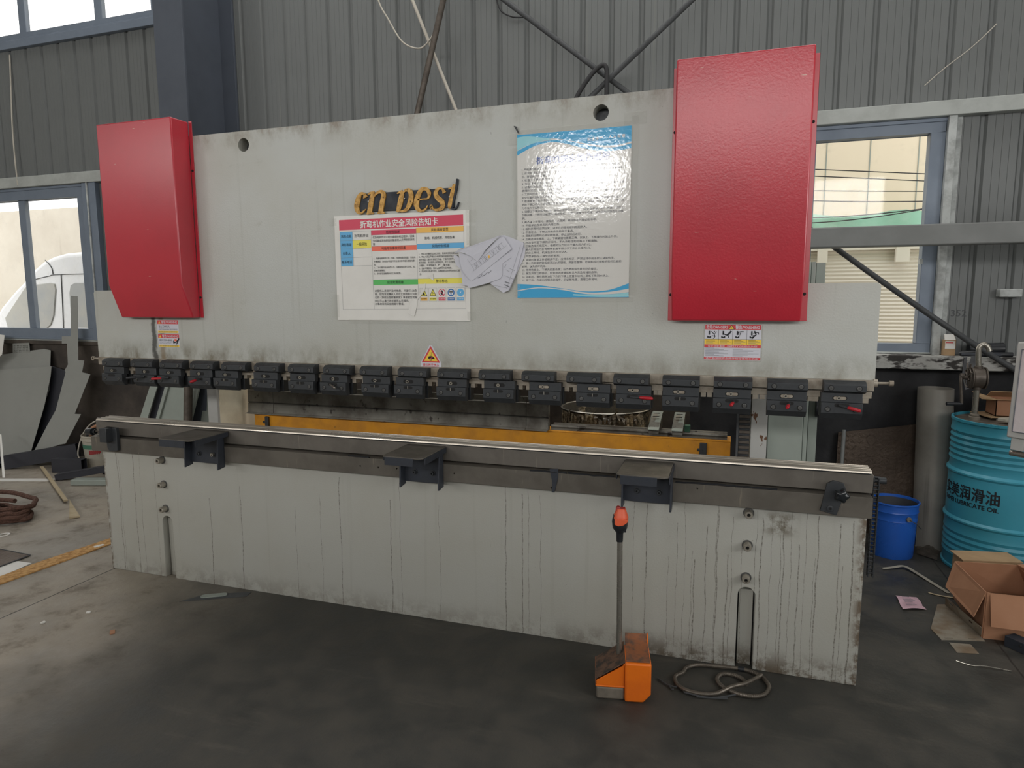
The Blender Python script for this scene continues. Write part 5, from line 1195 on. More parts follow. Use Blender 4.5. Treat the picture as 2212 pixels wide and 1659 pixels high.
mb.box(x0, x1, y0, y1, z0, z0+t_, CARD); mb.box(x0, x1, y0, y0+t_, z0, z1, CARD); mb.box(x0, x1, y1-t_, y1, z0, z1, CARD); mb.box(x0, x0+t_, y0, y1, z0, z1, CARD); mb.box(x1-t_, x1, y0, y1, z0, z1, CARD)
mb.build('carton_walls', sbx)
for pts in ([(x0, y0, z1), (x1, y0, z1), (x1, y0-.03, z1+.004), (x0-.03, y0-.03, z1+.004)], [(x0, y0, z1), (x0, y1, z1), (x0-.07, y1+.02, z1+.022), (x0-.075, y0, z1+.002)], [(x0, y1, z1), (x1, y1, z1), (x1, y1-.06, z1+.035), (x0, y1-.06, z1+.035)]):
    mb = MB(); mb.slab(pts, (0, 0, .004), CARDPALE); mb.build('flap', sbx, smooth=0)

# rolled sheet cylinder, chequer plate, tube leaning on the wall
mb = MB()
a0 = V(2.735, 1.885, 0); a1 = V(2.700, 1.895, 1.02); n_ = 40
def ring(c, r, ph): return [c+V(r*math.cos(ph+2*PI*k/n_), r*math.sin(ph+2*PI*k/n_), 0) for k in range(n_)]
R0, R1 = ring(a0, .104, 0), ring(a1, .099, 0); I0, I1 = ring(a0, .100, 0), ring(a1, .095, 0)
vs = R0+R1+I1+I0; fs = []
for k in range(n_):
    q = (k+1) % n_
    for j in range(3): fs.append([j*n_+k, j*n_+q, (j+1)*n_+q, (j+1)*n_+k])
    fs.append([3*n_+k, 3*n_+q, q, k])
mb.add(vs, fs, GALV)
tag(mb.build('rolled_sheet', None, origin=a0), 'tall grey roll of sheet steel standing upright between pail and oil drum', 'steel roll')
mb = MB(); mb.slab([(2.175, 2.005, .0), (2.72, 2.005, .0), (2.655, 2.055, .757), (2.185, 2.055, .675)], (0, .006, 0), CHECKER)
for i in range(12):
    for j in range(16):
        x = 2.20+i*.042; tt = .03+j*.042
        if tt > .66: continue
        sg = 1 if (i+j) % 2 else -1
        c = V(x, 2.005+.066*tt-.001, tt)
        d = V(.011, 0, .011*sg); mb.slab([c-d+V(0, 0, .003), c+d+V(0, 0, .003), c+d-V(0, 0, .003), c-d-V(0, 0, .003)], (0, -.003, 0), CHECKER)
tag(mb.build('chequer_plate', None, origin=(2.4, 2.005, 0), smooth=0), 'large brown chequer plate leaning on the black wall behind the blue pail', 'metal plate')
mb = MB(); mb.tube([(2.165, 1.76, 0), (2.205, 1.96, .712)], .0125, PIPEGREY, 16); tag(mb.build('steel_tube', None, origin=(2.165, 1.76, 0)), 'thin grey tube leaning at the left edge of the chequer plate', 'tube')

# blue pail
bx_, by_ = 2.462, 1.655
pl = thing('steel_pail', 'royal blue open steel pail with a wire bail, on the floor beside the bed', 'pail', (bx_, by_, 0))
mb = MB(); mb.lathe((bx_, by_, 0), [(0, .004), (.112, .004), (.116, 0), (.119, .008), (.128, .235), (.131, .238), (.129, .245), (.131, .285), (.134, .290), (.131, .297), (.133, .333), (.138, .338), (.137, .346), (.131, .346), (.129, .33), (.114, .014), (0, .012)], PAILBLUE, 56)
k_ = mb.slot(PAILIN); n = 17
for i, f in enumerate(mb.f):
    zs = [mb.v[j] for j in f]; rr = sum(math.hypot(v[0]-bx_, v[1]-by_) for v in zs)/4
    if (i % 16) >= 14: mb.mi[i] = k_
mb.build('pail_shell', pl, smooth=30)
mb = MB(); th_ = -1.15; ex, ey = bx_+.134*math.cos(th_), by_+.134*math.sin(th_)
mb.tube([(ex, ey, .262), (ex+.008*math.cos(th_), ey+.008*math.sin(th_), .262)], .015, GREYCAST, 18); mb.build('ear', pl)
mb = MB(); P = smoothpath([(ex+.01*math.cos(th_), ey+.01*math.sin(th_), .262), (bx_+.10, by_-.115, .235), (bx_+.145, by_-.04, .185), (bx_+.15, by_+.02, .175)], 8); mb.tube(P, .0022, RODGREY, 6); mb.build('bail', pl)
mb = MB()
for k in range(6):
    a = -.35+k*.1; b = a+.1
    q = [(bx_+.1285*math.cos(t), by_+.1285*math.sin(t)) for t in (a, b)]
    mb.face([(q[0][0], q[0][1], .07), (q[1][0], q[1][1], .07), (q[1][0], q[1][1], .215), (q[0][0], q[0][1], .215)], WHITEBOARD)
mb.build('paper_label', pl)

# open carton on the floor
cb = thing('open_carton', 'large open brown cardboard carton on the floor below the oil drum', 'box', (2.80, .85, 0))
A, B_, C_, Dd = V(2.632, .612, 0), V(2.640, 1.05, 0), V(3.00, 1.08, 0), V(3.02, .64, 0)
At, Bt, Ct, Dt = V(2.637, .622, .222), V(2.615, 1.001, .22), V(2.90, 1.04, .22), V(3.01, .63, .222)
mb = MB()
for p, q, r, s in ((A, B_, Bt, At), (B_, C_, Ct, Bt), (C_, Dd, Dt, Ct), (Dd, A, At, Dt)):
    nrm = (q-p).cross(V(0, 0, 1)).normalized()*-.005
    mb.slab([p, q, r, s], nrm, CARD)
mb.slab([A, Dd, C_, B_], (0, 0, .005), CARD); mb.build('carton_walls', cb, smooth=0)
mb = MB(); mb.slab([At+V(.012, 0, 0), Dt, Dt+V(0, -.05, -.15), At+V(.012, -.045, -.145)], (0, -.004, 0), CARD); mb.build('flap', cb, smooth=0)
mb = MB(); mb.slab([At, Bt, V(2.552, .895, .12), V(2.590, .606, .10)], (-.004, 0, 0), CARD); mb.build('flap', cb, smooth=0)
mb = MB(); mb.slab([Ct, Dt, Dt+V(.16, 0, .03), Ct+V(.16, 0, .03)], (0, 0, .004), CARD); mb.build('flap', cb, smooth=0)
mb = MB(); mb.slab([(2.74, .80, .02), (2.96, .86, .02), (2.96, 1.02, .06), (2.74, .98, .06)], (0, 0, .004), SHEETDARK); mb.build('carton_lining', cb, smooth=0)
mb = MB(); mb.slab([(2.655, 1.235, .195), (2.940, 1.290, .195), (2.967, 1.150, .195), (2.676, 1.095, .195)], (0, 0, .005), CARDPALE)
mb.slab([(2.682, 1.105, 0), (2.962, 1.157, 0), (2.962, 1.157, .195), (2.682, 1.105, .195)], (0, .005, 0), CARDPALE)
mb.slab([(2.668, 1.225, 0), (2.686, 1.110, 0), (2.686, 1.110, .195), (2.668, 1.225, .195)], (.005, 0, 0), CARDPALE)
tag(mb.build('flat_carton', None, origin=(2.85, 1.3, 0), smooth=0), 'low pale carton between the open carton and the oil drum', 'box')
# slotted steel plate with an upturned edge, small offcut, bar
sp = thing('slotted_plate', 'stained grey steel plate with upturned slotted edge, in front of the open carton', 'metal plate', (2.53, .75, 0))
Pp = [(2.531, .935), (2.585, .952), (2.625, .63), (2.632, .578), (2.50, .548), (2.443, .530), (2.426, .633)]
mb = MB(); mb.holed(Pp, [[(2.458, .552), (2.464, .546), (2.497, .553), (2.497, .560)], [(2.565, .575), (2.600, .582), (2.600, .588), (2.565, .582)]], 'z', .0, .004, RUST); mb.build('plate', sp)
a, b = V(2.571, .943, .004), V(2.631, .622, .004)
dd = (b-a); L_ = dd.length; u_ = dd/L_
mb = MB(); mb.holed([(0, 0), (L_, 0), (L_, .058), (0, .055)], [slotshape(.055, .036, .013, .006), slotshape(.235, .034, .013, .006)], 'z', 0, .003, RUST)
mb.v = [tuple(a+u_*v[0]+V(-.013, -.035, .058)*(v[1]/.058)+V(-v[2], 0, 0)) for v in mb.v]; mb.build('upturned_edge', sp, smooth=0)
flat('small_offcut', [(2.469, .511), (2.558, .523), (2.567, .441), (2.476, .423)], .0005, .003, RUST, 'small pale square offcut in front of the slotted steel plate', 'metal offcut')
mb = MB(); mb.slab([(2.700, .56, 0), (2.85, .38, 0), (2.90, .42, 0), (2.75, .60, 0)], (0, 0, .05), DARKPLATE); mb.cyl((2.745, .505, .035), (2.738, .499, .035), .005, DARKHOLE, 10)
tag(mb.build('steel_angle', None, bevel=.002, origin=(2.75, .5, 0)), 'dark steel bar on the floor at the right edge below the carton', 'metal bar')
pk = thing('pink_receipt', 'crumpled pink paper slip lying on the floor right of the bed', 'paper', (2.41, .9, 0))
mb = MB(); nx, ny = 8, 8; c4 = [V(2.350, .985, 0), V(2.450, .993, 0), V(2.462, .852, 0), V(2.345, .808, 0)]; vs = []
for j in range(ny+1):
    for i in range(nx+1):
        s_, t_ = i/nx, j/ny
        p = c4[0].lerp(c4[1], s_).lerp(c4[3].lerp(c4[2], s_), t_)
        vs.append((p.x, p.y, .004+.010*math.sin(3*s_+1)*t_*s_+.006*math.sin(5*t_)**2))
mb.add(vs, [[j*(nx+1)+i, (j+1)*(nx+1)+i, (j+1)*(nx+1)+i+1, j*(nx+1)+i+1] for j in range(ny) for i in range(nx)], PINKPAPER); mb.build('slip', pk)
mb = MB()
for j in range(7):
    a_, b_2 = c4[0].lerp(c4[3], .2+.1*j), c4[1].lerp(c4[2], .2+.1*j); p, q = a_.lerp(b_2, .2), a_.lerp(b_2, .55+.05*(j % 4))
    zz = .017
    mb.slab([p+V(0, 0, zz), q+V(0, 0, zz), q+V(0, -.004, zz), p+V(0, -.004, zz)], (0, 0, .0004), INKGREY)
mb.build('printed_lines', pk)
def ribbon(name, pts, w, m, label, cat, z=.004):
    P = smoothpath([(p[0], p[1], z+(p[2] if len(p) > 2 else 0)) for p in pts], 8); mb = MB(); L, R = [], []
    for i, p in enumerate(P):
        d = (P[min(i+1, len(P)-1)]-P[max(0, i-1)]); n = V(-d.y, d.x, 0).normalized()*w/2
        L.append(p+n); R.append(p-n)
    n = len(L); vs = L+R+[v+V(0, 0, .0015) for v in L+R]; fs = []
    for i in range(n-1):
        fs += [[i, i+1, n+i+1, n+i], [2*n+i, 3*n+i, 3*n+i+1, 2*n+i+1], [i, 2*n+i, 2*n+i+1, i+1], [n+i, n+i+1, 3*n+i+1, 3*n+i]]
    mb.add(vs, fs, m); return tag(mb.build(name, None, origin=(pts[0][0], pts[0][1], 0)), label, cat)
ribbon('packing_strap', [(2.36, 1.36), (2.42, 1.385, .006), (2.481, 1.405, .012), (2.53, 1.33, .006), (2.58, 1.225), (2.628, 1.10)], .022, PLASTER, 'white flat packing strap snaking on the floor from the pail to the carton', 'strap')
ribbon('wood_splinter', [(2.525, 1.075), (2.57, 1.055), (2.632, 1.045)], .012, WOODPALE, 'pale wood splinter poking out from under the open carton', 'splinter')
mb = MB(); mb.tube(smoothpath([(2.45, .34, .003), (2.50, .318, .003), (2.55, .318, .008), (2.647, .318, .003)], 8), .0025, STEELTUBE, 6)
tag(mb.build('thin_wire', None, origin=(2.5, .32, 0)), 'thin bright wire on the floor at the lower right', 'wire')
mb = MB(); nx = 7; vs = []
c4 = [V(2.655, 1.865, 0), V(2.775, 1.84, 0), V(2.70, 1.60, 0), V(2.61, 1.69, 0)]
for j in range(nx+1):
    for i in range(nx+1):
        s_, t_ = i/nx, j/nx; p = c4[0].lerp(c4[1], s_).lerp(c4[3].lerp(c4[2], s_), t_)
        edge = min(s_, 1-s_, t_, 1-t_)*2
        vs.append((p.x, p.y, .004+edge*.045*(.6+.4*math.sin(9*s_+7*t_))))
mb.add(vs, [[j*(nx+1)+i, (j+1)*(nx+1)+i, (j+1)*(nx+1)+i+1, j*(nx+1)+i+1] for j in range(nx) for i in range(nx)], DRUMDIRT)
tag(mb.build('rag', None, origin=(2.69, 1.75, 0), smooth=70), 'crumpled grey-brown rag on the floor at the foot of the steel roll', 'rag')

# control panel at the right edge
cp = thing('control_panel', 'light grey control panel with a blank pinkish screen at the right edge of the photo', 'control panel', (2.85, .45, 0))
mb = MB()
tl, bl = V(2.606, .45, 1.398), V(2.596, .45, .990); du, dv = V(.354, -.354, 0), (bl-tl); dn = V(.707, .707, 0)
def cpP(u, v, d=0): return tl+du*u+dv*v+dn*d
mb.slab([cpP(0, 0), cpP(0, 1), cpP(1, 1), cpP(1, 0)], dn*.10, WHITEPANEL); mb.build('panel_case', cp, bevel=.006)
mb = MB(); mb.slab([cpP(.045, .075, -.003), cpP(.045, .93, -.003), cpP(.95, .93, -.003), cpP(.95, .075, -.003)], dn*.004, mat('pinkish_screen_film', rgb(214, 206, 206), .3, 0, (9., .5, rgb(196, 184, 186))))
for a_, b_2 in (((.045, .075), (.045, .93)), ((.045, .93), (.955, .93)), ((.045, .075), (.955, .075))):
    p, q = cpP(*a_, -.004), cpP(*b_2, -.004); mb.tube([p, q], .0022, INKGREY, 6)
mb.build('screen', cp, bevel=.0)
mb = MB(); mb.slab([cpP(.03, 1.0, .01), cpP(.03, 1.13, .01), cpP(.13, 1.13, .01), cpP(.13, 1.0, .01)], dn*.05, WHITEPANEL); mb.build('bracket', cp, bevel=.003)
mb = MB(); q0, q1 = cpP(.02, 1.17, .03), cpP(1.0, 1.17, .03); mb.tube([q0, q1], .0125, STEELTUBE, 16); mb.cyl((q1.x, q1.y, 0), (q1.x, q1.y, 1.0), .03, PIPEGREY, 20); mb.cyl((q1.x, q1.y, 0), (q1.x, q1.y, .012), .11, PIPEGREY, 24); mb.build('support_tube', cp)

# grey pipe, brace and sill clutter
mb = MB(); mb.box(-1.6, XR, 1.60, 1.70, 1.885, 2.005, PIPEGREY); tag(mb.build('horizontal_channel', None, bevel=.008, origin=(2.8, 1.65, 1.95)), 'grey horizontal steel beam crossing in front of the right window', 'beam')
ct_ = thing('small_carton', 'small white and pale orange carton standing on the sill beside the right window', 'carton', (2.78, 2.0, 1.2185))
mb = MB(); mb.box(2.752, 2.815, 1.985, 2.045, 1.2185, 1.318, CARDPALE); mb.slab([(2.752, 1.985, 1.318), (2.815, 1.985, 1.318), (2.81, 2.02, 1.352), (2.757, 2.02, 1.352)], (0, .012, 0), WHITEBOARD); mb.build('carton_body', ct_, bevel=.002)
mb = MB(); mb.box(2.756, 2.811, 1.983, 1.985, 1.262, 1.312, WHITEBOARD); mb.box(2.759, 2.80, 1.982, 1.984, 1.298, 1.304, S_RED); mb.build('printed_band', ct_)
mb = MB(); mb.cyl((2.90, 2.04, 1.257), (3.09, 2.04, 1.264), .038, BLACKRUBBER, 18); tag(mb.build('rubber_roll', None, bevel=.003, origin=(3.0, 2.03, 1.2)), 'black rubber roll lying on the sill above the hand pump', 'roll')
mb = MB(); P = [(2.83, 1.97, 1.196), (2.90, 1.95, 1.23), (2.99, 1.96, 1.21), (3.12, 1.95, 1.205), (3.13, 1.99, 1.2), (2.95, 2.0, 1.2)]
mb.tube(smoothpath([(2.84, 1.99, 1.233), (2.90, 1.975, 1.240), (3.0, 1.975, 1.234), (3.12, 1.98, 1.233)], 6), .014, BLACKRUBBER, 10); mb.tube(smoothpath([(2.84, 1.958, 1.23), (2.93, 1.952, 1.23), (3.05, 1.955, 1.23)], 6), .011, DARKPLATE, 10)
mb.slab([(2.85, 1.965, 1.225), (2.91, 1.95, 1.225), (2.915, 1.934, 1.21), (2.915, 1.934, 1.03), (2.87, 1.934, 1.01), (2.845, 1.934, 1.1), (2.85, 1.936, 1.21)], (0, -.006, 0), BLACKRUBBER)
tag(mb.build('rubber_scraps', None, origin=(2.95, 1.97, 1.2)), 'tangle of black rubber strips hanging over the sill beside the roll', 'rubber strips')
mb = MB(); mb.box(3.04, 3.16, WY-.075, WY-.005, 1.585, 1.635, GIRTCHIP); tag(mb.build('wall_switch', None, bevel=.006, origin=(3.1, 2.06, 1.6)), 'small white fitting on the corrugated wall at the right edge', 'switch box')
for k, P in enumerate(([(2.56, 2.08, 2.90), (2.66, 2.075, 2.99), (2.8, 2.075, 3.10), (2.92, 2.08, 3.22)],)):
    mb = MB(); mb.tube(smoothpath(P, 6), .003, CABLEWHITE, 6); tag(mb.build('pale_string', None, origin=P[0]), 'thin pale string on the wall above the right window', 'string')

# ------------------------------------------------------------------ behind the machine
wx, wy = .70, 1.40
wd_ = thing('wrapped_drum', 'open drum wrapped in crinkled brown plastic film behind the die', 'drum', (wx, wy, 0))
mb = MB(); n_ = 60; m_ = 26; vs = []
for j in range(m_+1):
    for k in range(n_):
        a_ = 2*PI*k/n_; h = .875*j/m_
        r = .283+.006*math.sin(7*a_+9*h)+.005*math.sin(13*a_-17*h)+.004*random.uniform(-1, 1)
        if j == m_: r = .29
        vs.append((wx+r*math.cos(a_), wy+r*math.sin(a_), h))
mb.add(vs, [[j*n_+k, j*n_+(k+1) % n_, (j+1)*n_+(k+1) % n_, (j+1)*n_+k] for j in range(m_) for k in range(n_)], FILMDARK); mb.build('film_wrap', wd_, smooth=60)
mb = MB(); mb.lathe((wx, wy, .88), [(.278, -.02), (.286, 0), (.291, .004), (.286, .009), (.278, .004), (.272, -.22), (0, -.22)], STEELTUBE, 56); mb.build('rim', wd_)
mb = MB()
for k in range(22):
    a_ = -2.6+2.0*k/21; r = .292
    p = V(wx+r*math.cos(a_), wy+r*math.sin(a_), .872+random.uniform(-.01, .012))
    mb.slab([p, p+V(.03*math.cos(a_+1.5), .03*math.sin(a_+1.5), random.uniform(-.02, .02)), p+V(.02*math.cos(a_)+.02, .02*math.sin(a_), -random.uniform(.04, .10))], (0, -.0008, 0), FILMDARK)
mb.build('film_folds', wd_, smooth=0)
def leanpanel(name, key, m, label, cat, th=.012, extra=0.):
    """panel leaning behind the machine: the seen quad carried on down to the floor and up behind the clamps"""
    P = [V(*p) for p in D[key]]; tl, tr, br, bl = P[0], P[1], P[-2], P[-1]
    def ext(top, bot, z): t = (z-top.z)/(bot.z-top.z); return top.lerp(bot, t)
    y = P[0].y; q = []
    for (t_, b_2, z) in ((tl, bl, 1.35), (tr, br, 1.35), (tr, br, 0.), (tl, bl, 0.)):
        v = ext(t_, b_2, z); v.y = y+.18*(z/1.35); q.append(v)
    mb = MB(); mb.slab(q, (0, th, 0), m)
    if extra: mb.slab([q[0]+V(0, -.02, 0), q[0]+V(extra, -.02, 0), q[3]+V(extra, -.02, 0), q[3]+V(0, -.02, 0)], (0, .02, 0), m)
    return tag(mb.build(name, None, bevel=.002, origin=q[3]), label, cat)
leanpanel('leaning_panel', 'gp1', GREYGREEN, 'narrow pale grey-green panel leaning behind the left end of the die', 'panel')
leanpanel('dark_channel', 'gp2b', SHEETDARK, 'dark grey channel leaning between two pale grey-green panels', 'channel')
leanpanel('leaning_panel', 'gp2', GREYGREEN, 'wide pale grey-green cabinet door leaning behind the left end of the die', 'panel', .02, .035)
D['gp3'] = [D['gp3'][0], D['gp3'][1], D['gp3'][3], D['gp3'][4]]
leanpanel('leaning_panel', 'gp3', GREYGREEN, 'pale grey-green panel leaning just left of the chipped white frame', 'panel')
mb = MB(); mb.tube([(-2.715, 1.31, 0), (-2.64, 1.37, 1.3)], .033, CASTIRON, 18); tag(mb.build('brown_pipe', None, origin=(-2.715, 1.31, 0)), 'brown pipe standing in front of the leaning panels behind the machine', 'pipe')

# ------------------------------------------------------------------ left bay
D['sheet0'] = D['sheet0'][:3]+[[-5.00, 1.95, .70], [-5.2, 1.745, .0], [-5.89, 1.745, .0]]
D['sheetL'] = D['sheetL'][:3]+[[-5.70, 1.90, .95], [-5.78, 1.605, .0], [-6.0, 1.605, .0]]
def leansheet(name, key, m, label, group=None, th=.003):
    P = [V(*p) for p in D[key]]
    mb = MB(); mb.slab(P, (0, th, 0), m); return tag(mb.build(name, None, origin=min(P, key=lambda v: v.z)), label, 'sheet metal', group)
S_G = 'sheet offcuts leaning under the left window'
leansheet('sheet_steel', 'sheet3', SHEETDARK, 'charcoal sheet leaning between the two pale sheets under the left window', S_G)
leansheet('sheet_steel', 'sheet4', SHEETGREY, 'narrow grey strip at the right of the leaning sheets', S_G)
leansheet('sheet_steel', 'sheet0', SHEETGREY, 'pale sheet with folded top edge, behind the widest leaning sheet', S_G)
leansheet('sheet_steel', 'sheet1', SHEETGREY, 'widest pale grey sheet leaning under the left window', S_G)
leansheet('sheet_steel', 'sheet2', SHEETGREY, 'tall stepped pale sheet with a narrow top rising in front of the left window', S_G)
leansheet('sheet_steel', 'sheetL', WHITEBOARD, 'whitish sheet corner at the very left edge of the photo', S_G)
pp = D['perf']; mb = MB()
hl = [circle(pp[0][0]+.02+i*.021, pp[3][2]+.014+j*.0165, .005, 8) for i in range(10) for j in range(5)]
mb.holed([(pp[0][0], pp[0][2]), (pp[1][0], pp[1][2]), (pp[2][0], pp[2][2]), (pp[3][0], pp[3][2])], hl, 'y', 2.058, 2.061, SHEETGREY)
tag(mb.build('perforated_plate', None, origin=(pp[0][0], 2.06, 1.05)), 'grey perforated plate fixed on the dark wall under the left window', 'metal plate')
def channel(name, a, b, w, h, m, label, tilt=0.):
    a, b = V(*a), V(*b); d = (b-a).normalized(); n = d.cross(V(0, 0, 1)).normalized(); up_ = n.cross(d)*1.
    if up_.z < 0: up_ = -up_
    mb = MB(); t = .004
    for (u0, u1, v0, v1) in ((-w/2, w/2, h-t, h), (-w/2, -w/2+t, 0, h-t), (w/2-t, w/2, 0, h-t)):
        q = [a+n*u+up_*v for u in (u0, u1) for v in (v0, v1)]
        q = [q[0], q[2], q[3], q[1]]; r = [p+(b-a) for p in q]
        mb.add(q+r, [[0, 1, 2, 3], [7, 6, 5, 4]]+[[i, 4+i, 4+(i+1) % 4, (i+1) % 4] for i in range(4)], m)
    return tag(mb.build(name, None, bevel=.001, origin=a), label, 'channel', 'charcoal channels on the floor under the left window')
channel('steel_channel', (-5.05, 1.50, .0), (-4.45, 1.78, .10), .06, .13, SHEETDARK, 'longest charcoal channel lying at the foot of the pale leaning sheets')
channel('steel_channel', (-5.35, 1.55, .0), (-4.62, 1.80, .06), .05, .07, SHEETDARK, 'thin charcoal channel propped behind the longest one')
channel('steel_channel', (-4.50, 1.56, .0), (-4.20, 1.62, .0), .07, .13, SHEETDARK, 'short charcoal channel block left of the paint pail')
channel('steel_channel', (-4.20, 1.36, .0), (-3.60, 1.62, .10), .08, .055, SHEETDARK, 'charcoal channel slanting up towards the left end of the bed')
channel('steel_channel', (-4.00, 1.66, .0), (-3.5, 1.84, .0), .08, .07, SHEETDARK, 'charcoal channel flat on the floor behind the white profile')
channel('steel_channel', (-6.0, 1.30, .0), (-5.12, 1.50, .0), .07, .05, SHEETDARK, 'low charcoal channel running off the left edge of the photo')
mb = MB(); mb.obox((-3.73, 1.345, .027), (.40, .09, .05), Matrix.Rotation(.30, 3, 'Z'), GREYGREEN); tag(mb.build('white_profile', None, bevel=.006, origin=(-3.73, 1.345, 0)), 'short pale green-white profile lying on the floor by the left end of the bed', 'profile')
# paint pail with wires
qx, qy = -4.24, 1.84
pp_ = thing('paint_pail', 'dirty white plastic pail with green band and red label, left of the bed', 'pail', (qx, qy, 0))
mb = MB(); mb.lathe((qx, qy, 0), [(0, .003), (.125, .003), (.130, .01), (.150, .27), (.157, .275), (.157, .30), (.151, .305), (.158, .31), (.158, .325), (.150, .325), (.146, .30), (.128, .02), (0, .02)], PLASTER, 48); mb.build('pail_shell', pp_)
mb = MB(); mb.lathe((qx, qy, 0), [(.1462, .20), (.1495, .24)], GREENBAND, 48)
mb.build('green_band', pp_)
mb = MB()
for k in range(6):
    a_ = -1.45+k*.12; b_2 = a_+.12; r = .1448
    mb.face([(qx+r*math.cos(a_), qy+r*math.sin(a_), .15), (qx+r*math.cos(b_2), qy+r*math.sin(b_2), .15+.004*k), (qx+(r+.003)*math.cos(b_2), qy+(r+.003)*math.sin(b_2), .195), (qx+(r+.003)*math.cos(a_), qy+(r+.003)*math.sin(a_), .185)], REDBAND)
mb.build('red_label', pp_)
for i, (P, m, lab) in enumerate((([(-4.36, 1.78, .02), (-4.42, 1.74, .12), (-4.40, 1.78, .30), (-4.30, 1.80, .42), (-4.18, 1.82, .47), (-4.10, 1.82, .46)], CABLEWHITE, 'pale cable arching over the paint pail'), ([(-4.38, 1.80, .05), (-4.37, 1.78, .22), (-4.32, 1.80, .36), (-4.24, 1.81, .42), (-4.16, 1.82, .40), (-4.20, 1.83, .33)], BLACKCABLE, 'black cable looping into the paint pail'), ([(-4.33, 1.82, .30), (-4.27, 1.78, .38), (-4.20, 1.80, .41), (-4.14, 1.83, .36), (-4.17, 1.86, .30)], CARD, 'brown hose looping out of the paint pail'))):
    mb = MB(); mb.tube(smoothpath(P, 8), (.006, .010, .014)[i], m, 8); tag(mb.build('cable', None, origin=P[0]), lab, 'cable', 'cables around the paint pail')
# batten, strips, rope
mb = MB(); mb.slab([(-4.735, 1.593, .02), (-4.680, 1.590, .02), (-3.466, .875, .018), (-3.480, .85, .018)], (0, 0, .010), WOODPALE); mb.slab([(-3.52, .93, .004), (-3.455, .885, .004), (-3.040, .632, .004), (-3.090, .588, .004)], (0, 0, .012), WOODPALE)
tag(mb.build('wood_batten', None, origin=(-3.9, 1.1, 0)), 'long pale batten lying askew on the floor left of the bed', 'batten')
flat('metal_strip', [(-5.6, .96), (-4.741, 1.225), (-4.206, 1.395), (-4.246, 1.29), (-4.66, 1.165), (-5.55, .87)], .0005, .003, WHITEBOARD, 'flat white metal strip on the floor under the batten end', 'metal strip')
mb = MB(); mb.slab([(-5.246, 1.60, .30), (-5.22, 1.60, .30), (-4.715, 1.256, .004), (-4.740, 1.250, .004)], (0, 0, .004), WHITEBOARD); tag(mb.build('metal_strip', None, origin=(-4.72, 1.25, 0)), 'thin white strip propped against the low charcoal channel', 'metal strip')
rp = []
random.seed(11)
mb = MB()
for k in range(7):
    cx, cy = -3.70+random.uniform(-.10, .10), .43+random.uniform(-.07, .07); ra, rb = .28+random.uniform(-.12, .12), .15+random.uniform(-.06, .05); ph = random.uniform(0, 6)
    P = [(cx+ra*math.cos(t*2*PI/16+ph)+random.uniform(-.02, .02), cy+rb*math.sin(t*2*PI/16+ph)+random.uniform(-.02, .02), .02+.012*k+random.uniform(0, .014)) for t in range(15)]
    mb.tube(smoothpath(P, 4), .018, ROPE, 8)
tag(mb.build('rope_coil', None, origin=(-3.66, .42, 0)), 'heap of thick brown rope on the floor at the left edge', 'rope')

# ------------------------------------------------------------------ overhead rods and cables
def rod(name, P, r, m, label, cat, grp=None, sm=True):
    mb = MB(); mb.tube(smoothpath(P, 8) if sm else P, r, m, 12); return tag(mb.build(name, None, origin=P[0]), label, cat, grp)
rod('brace_rod', [(-2.64, 1.90, 5.70), (-.153, 1.90, 3.696), (.722, 1.90, 2.993), (1.955, 1.90, 2.002), (2.668, 1.90, 1.455), (3.088, 1.90, 1.162), (3.5, 1.92, .90)], .0175, RODGREY, 'long dark brace rod running down to the right, across the right window', 'rod', 'crossed brace rods')
rod('brace_rod', [(4.40, 1.86, 6.16), (1.147, 1.86, 3.505), (.50, 1.86, 2.978), (-1.70, 1.86, 1.185)], .0175, RODGREY, 'dark brace rod running down to the left behind the ram, half of the cross', 'rod', 'crossed brace rods', False)
rod('black_hose', [(.30, 1.82, 2.75), (.39, 1.82, 2.95), (.49, 1.82, 3.09), (.565, 1.82, 3.15), (.60, 1.82, 3.13), (.605, 1.82, 3.02), (.60, 1.82, 2.75)], .0155, BLACKCABLE, 'black hose hooked over the crossing of the brace rods', 'hose')
rod('pale_strip', [(-1.87, 1.90, 6.19), (-.535, 1.90, 2.982), (-.44, 1.9, 2.75)], .0125, CABLEWHITE, 'thin pale rod slanting down behind the ram top', 'rod', None, False)
rod('dark_pipe', [(-.05, 1.84, 6.19), (-.60, 1.84, 3.72), (-.825, 1.84, 2.96), (-.89, 1.84, 2.75)], .022, CASTIRON, 'dark slanting pipe behind the pale rod above the ram', 'pipe', None, False)
rod('hanging_cable', [(-1.5, 1.87, 6.19), (-1.25, 1.87, 4.2), (-1.145, 1.87, 3.829), (-1.06, 1.87, 3.67), (-.95, 1.87, 3.50), (-.827, 1.87, 3.437), (-.75, 1.87, 3.46), (-.67, 1.87, 3.56), (-.60, 1.87, 3.73), (-.54, 1.87, 4.1), (-.4, 1.87, 6.19)], .006, CABLEWHITE, 'off-white cable hanging in a loop above the ram', 'cable')
rod('wall_cable', [(-5.29, 2.085, 3.96), (-5.32, 2.085, 3.6), (-5.325, 2.07, 3.3), (-5.305, 2.05, 2.95), (-5.27, 2.03, 2.72)], .007, CABLEWHITE, 'off-white cable running down the wall above the left window', 'cable')
rod('black_cable', [(-.30, 2.09, 3.96), (-.26, 2.09, 3.74), (-.17, 2.085, 3.66), (-.06, 2.09, 3.64)], .005, BLACKCABLE, 'short black cable curl on the wall left of the brace rods', 'cable')

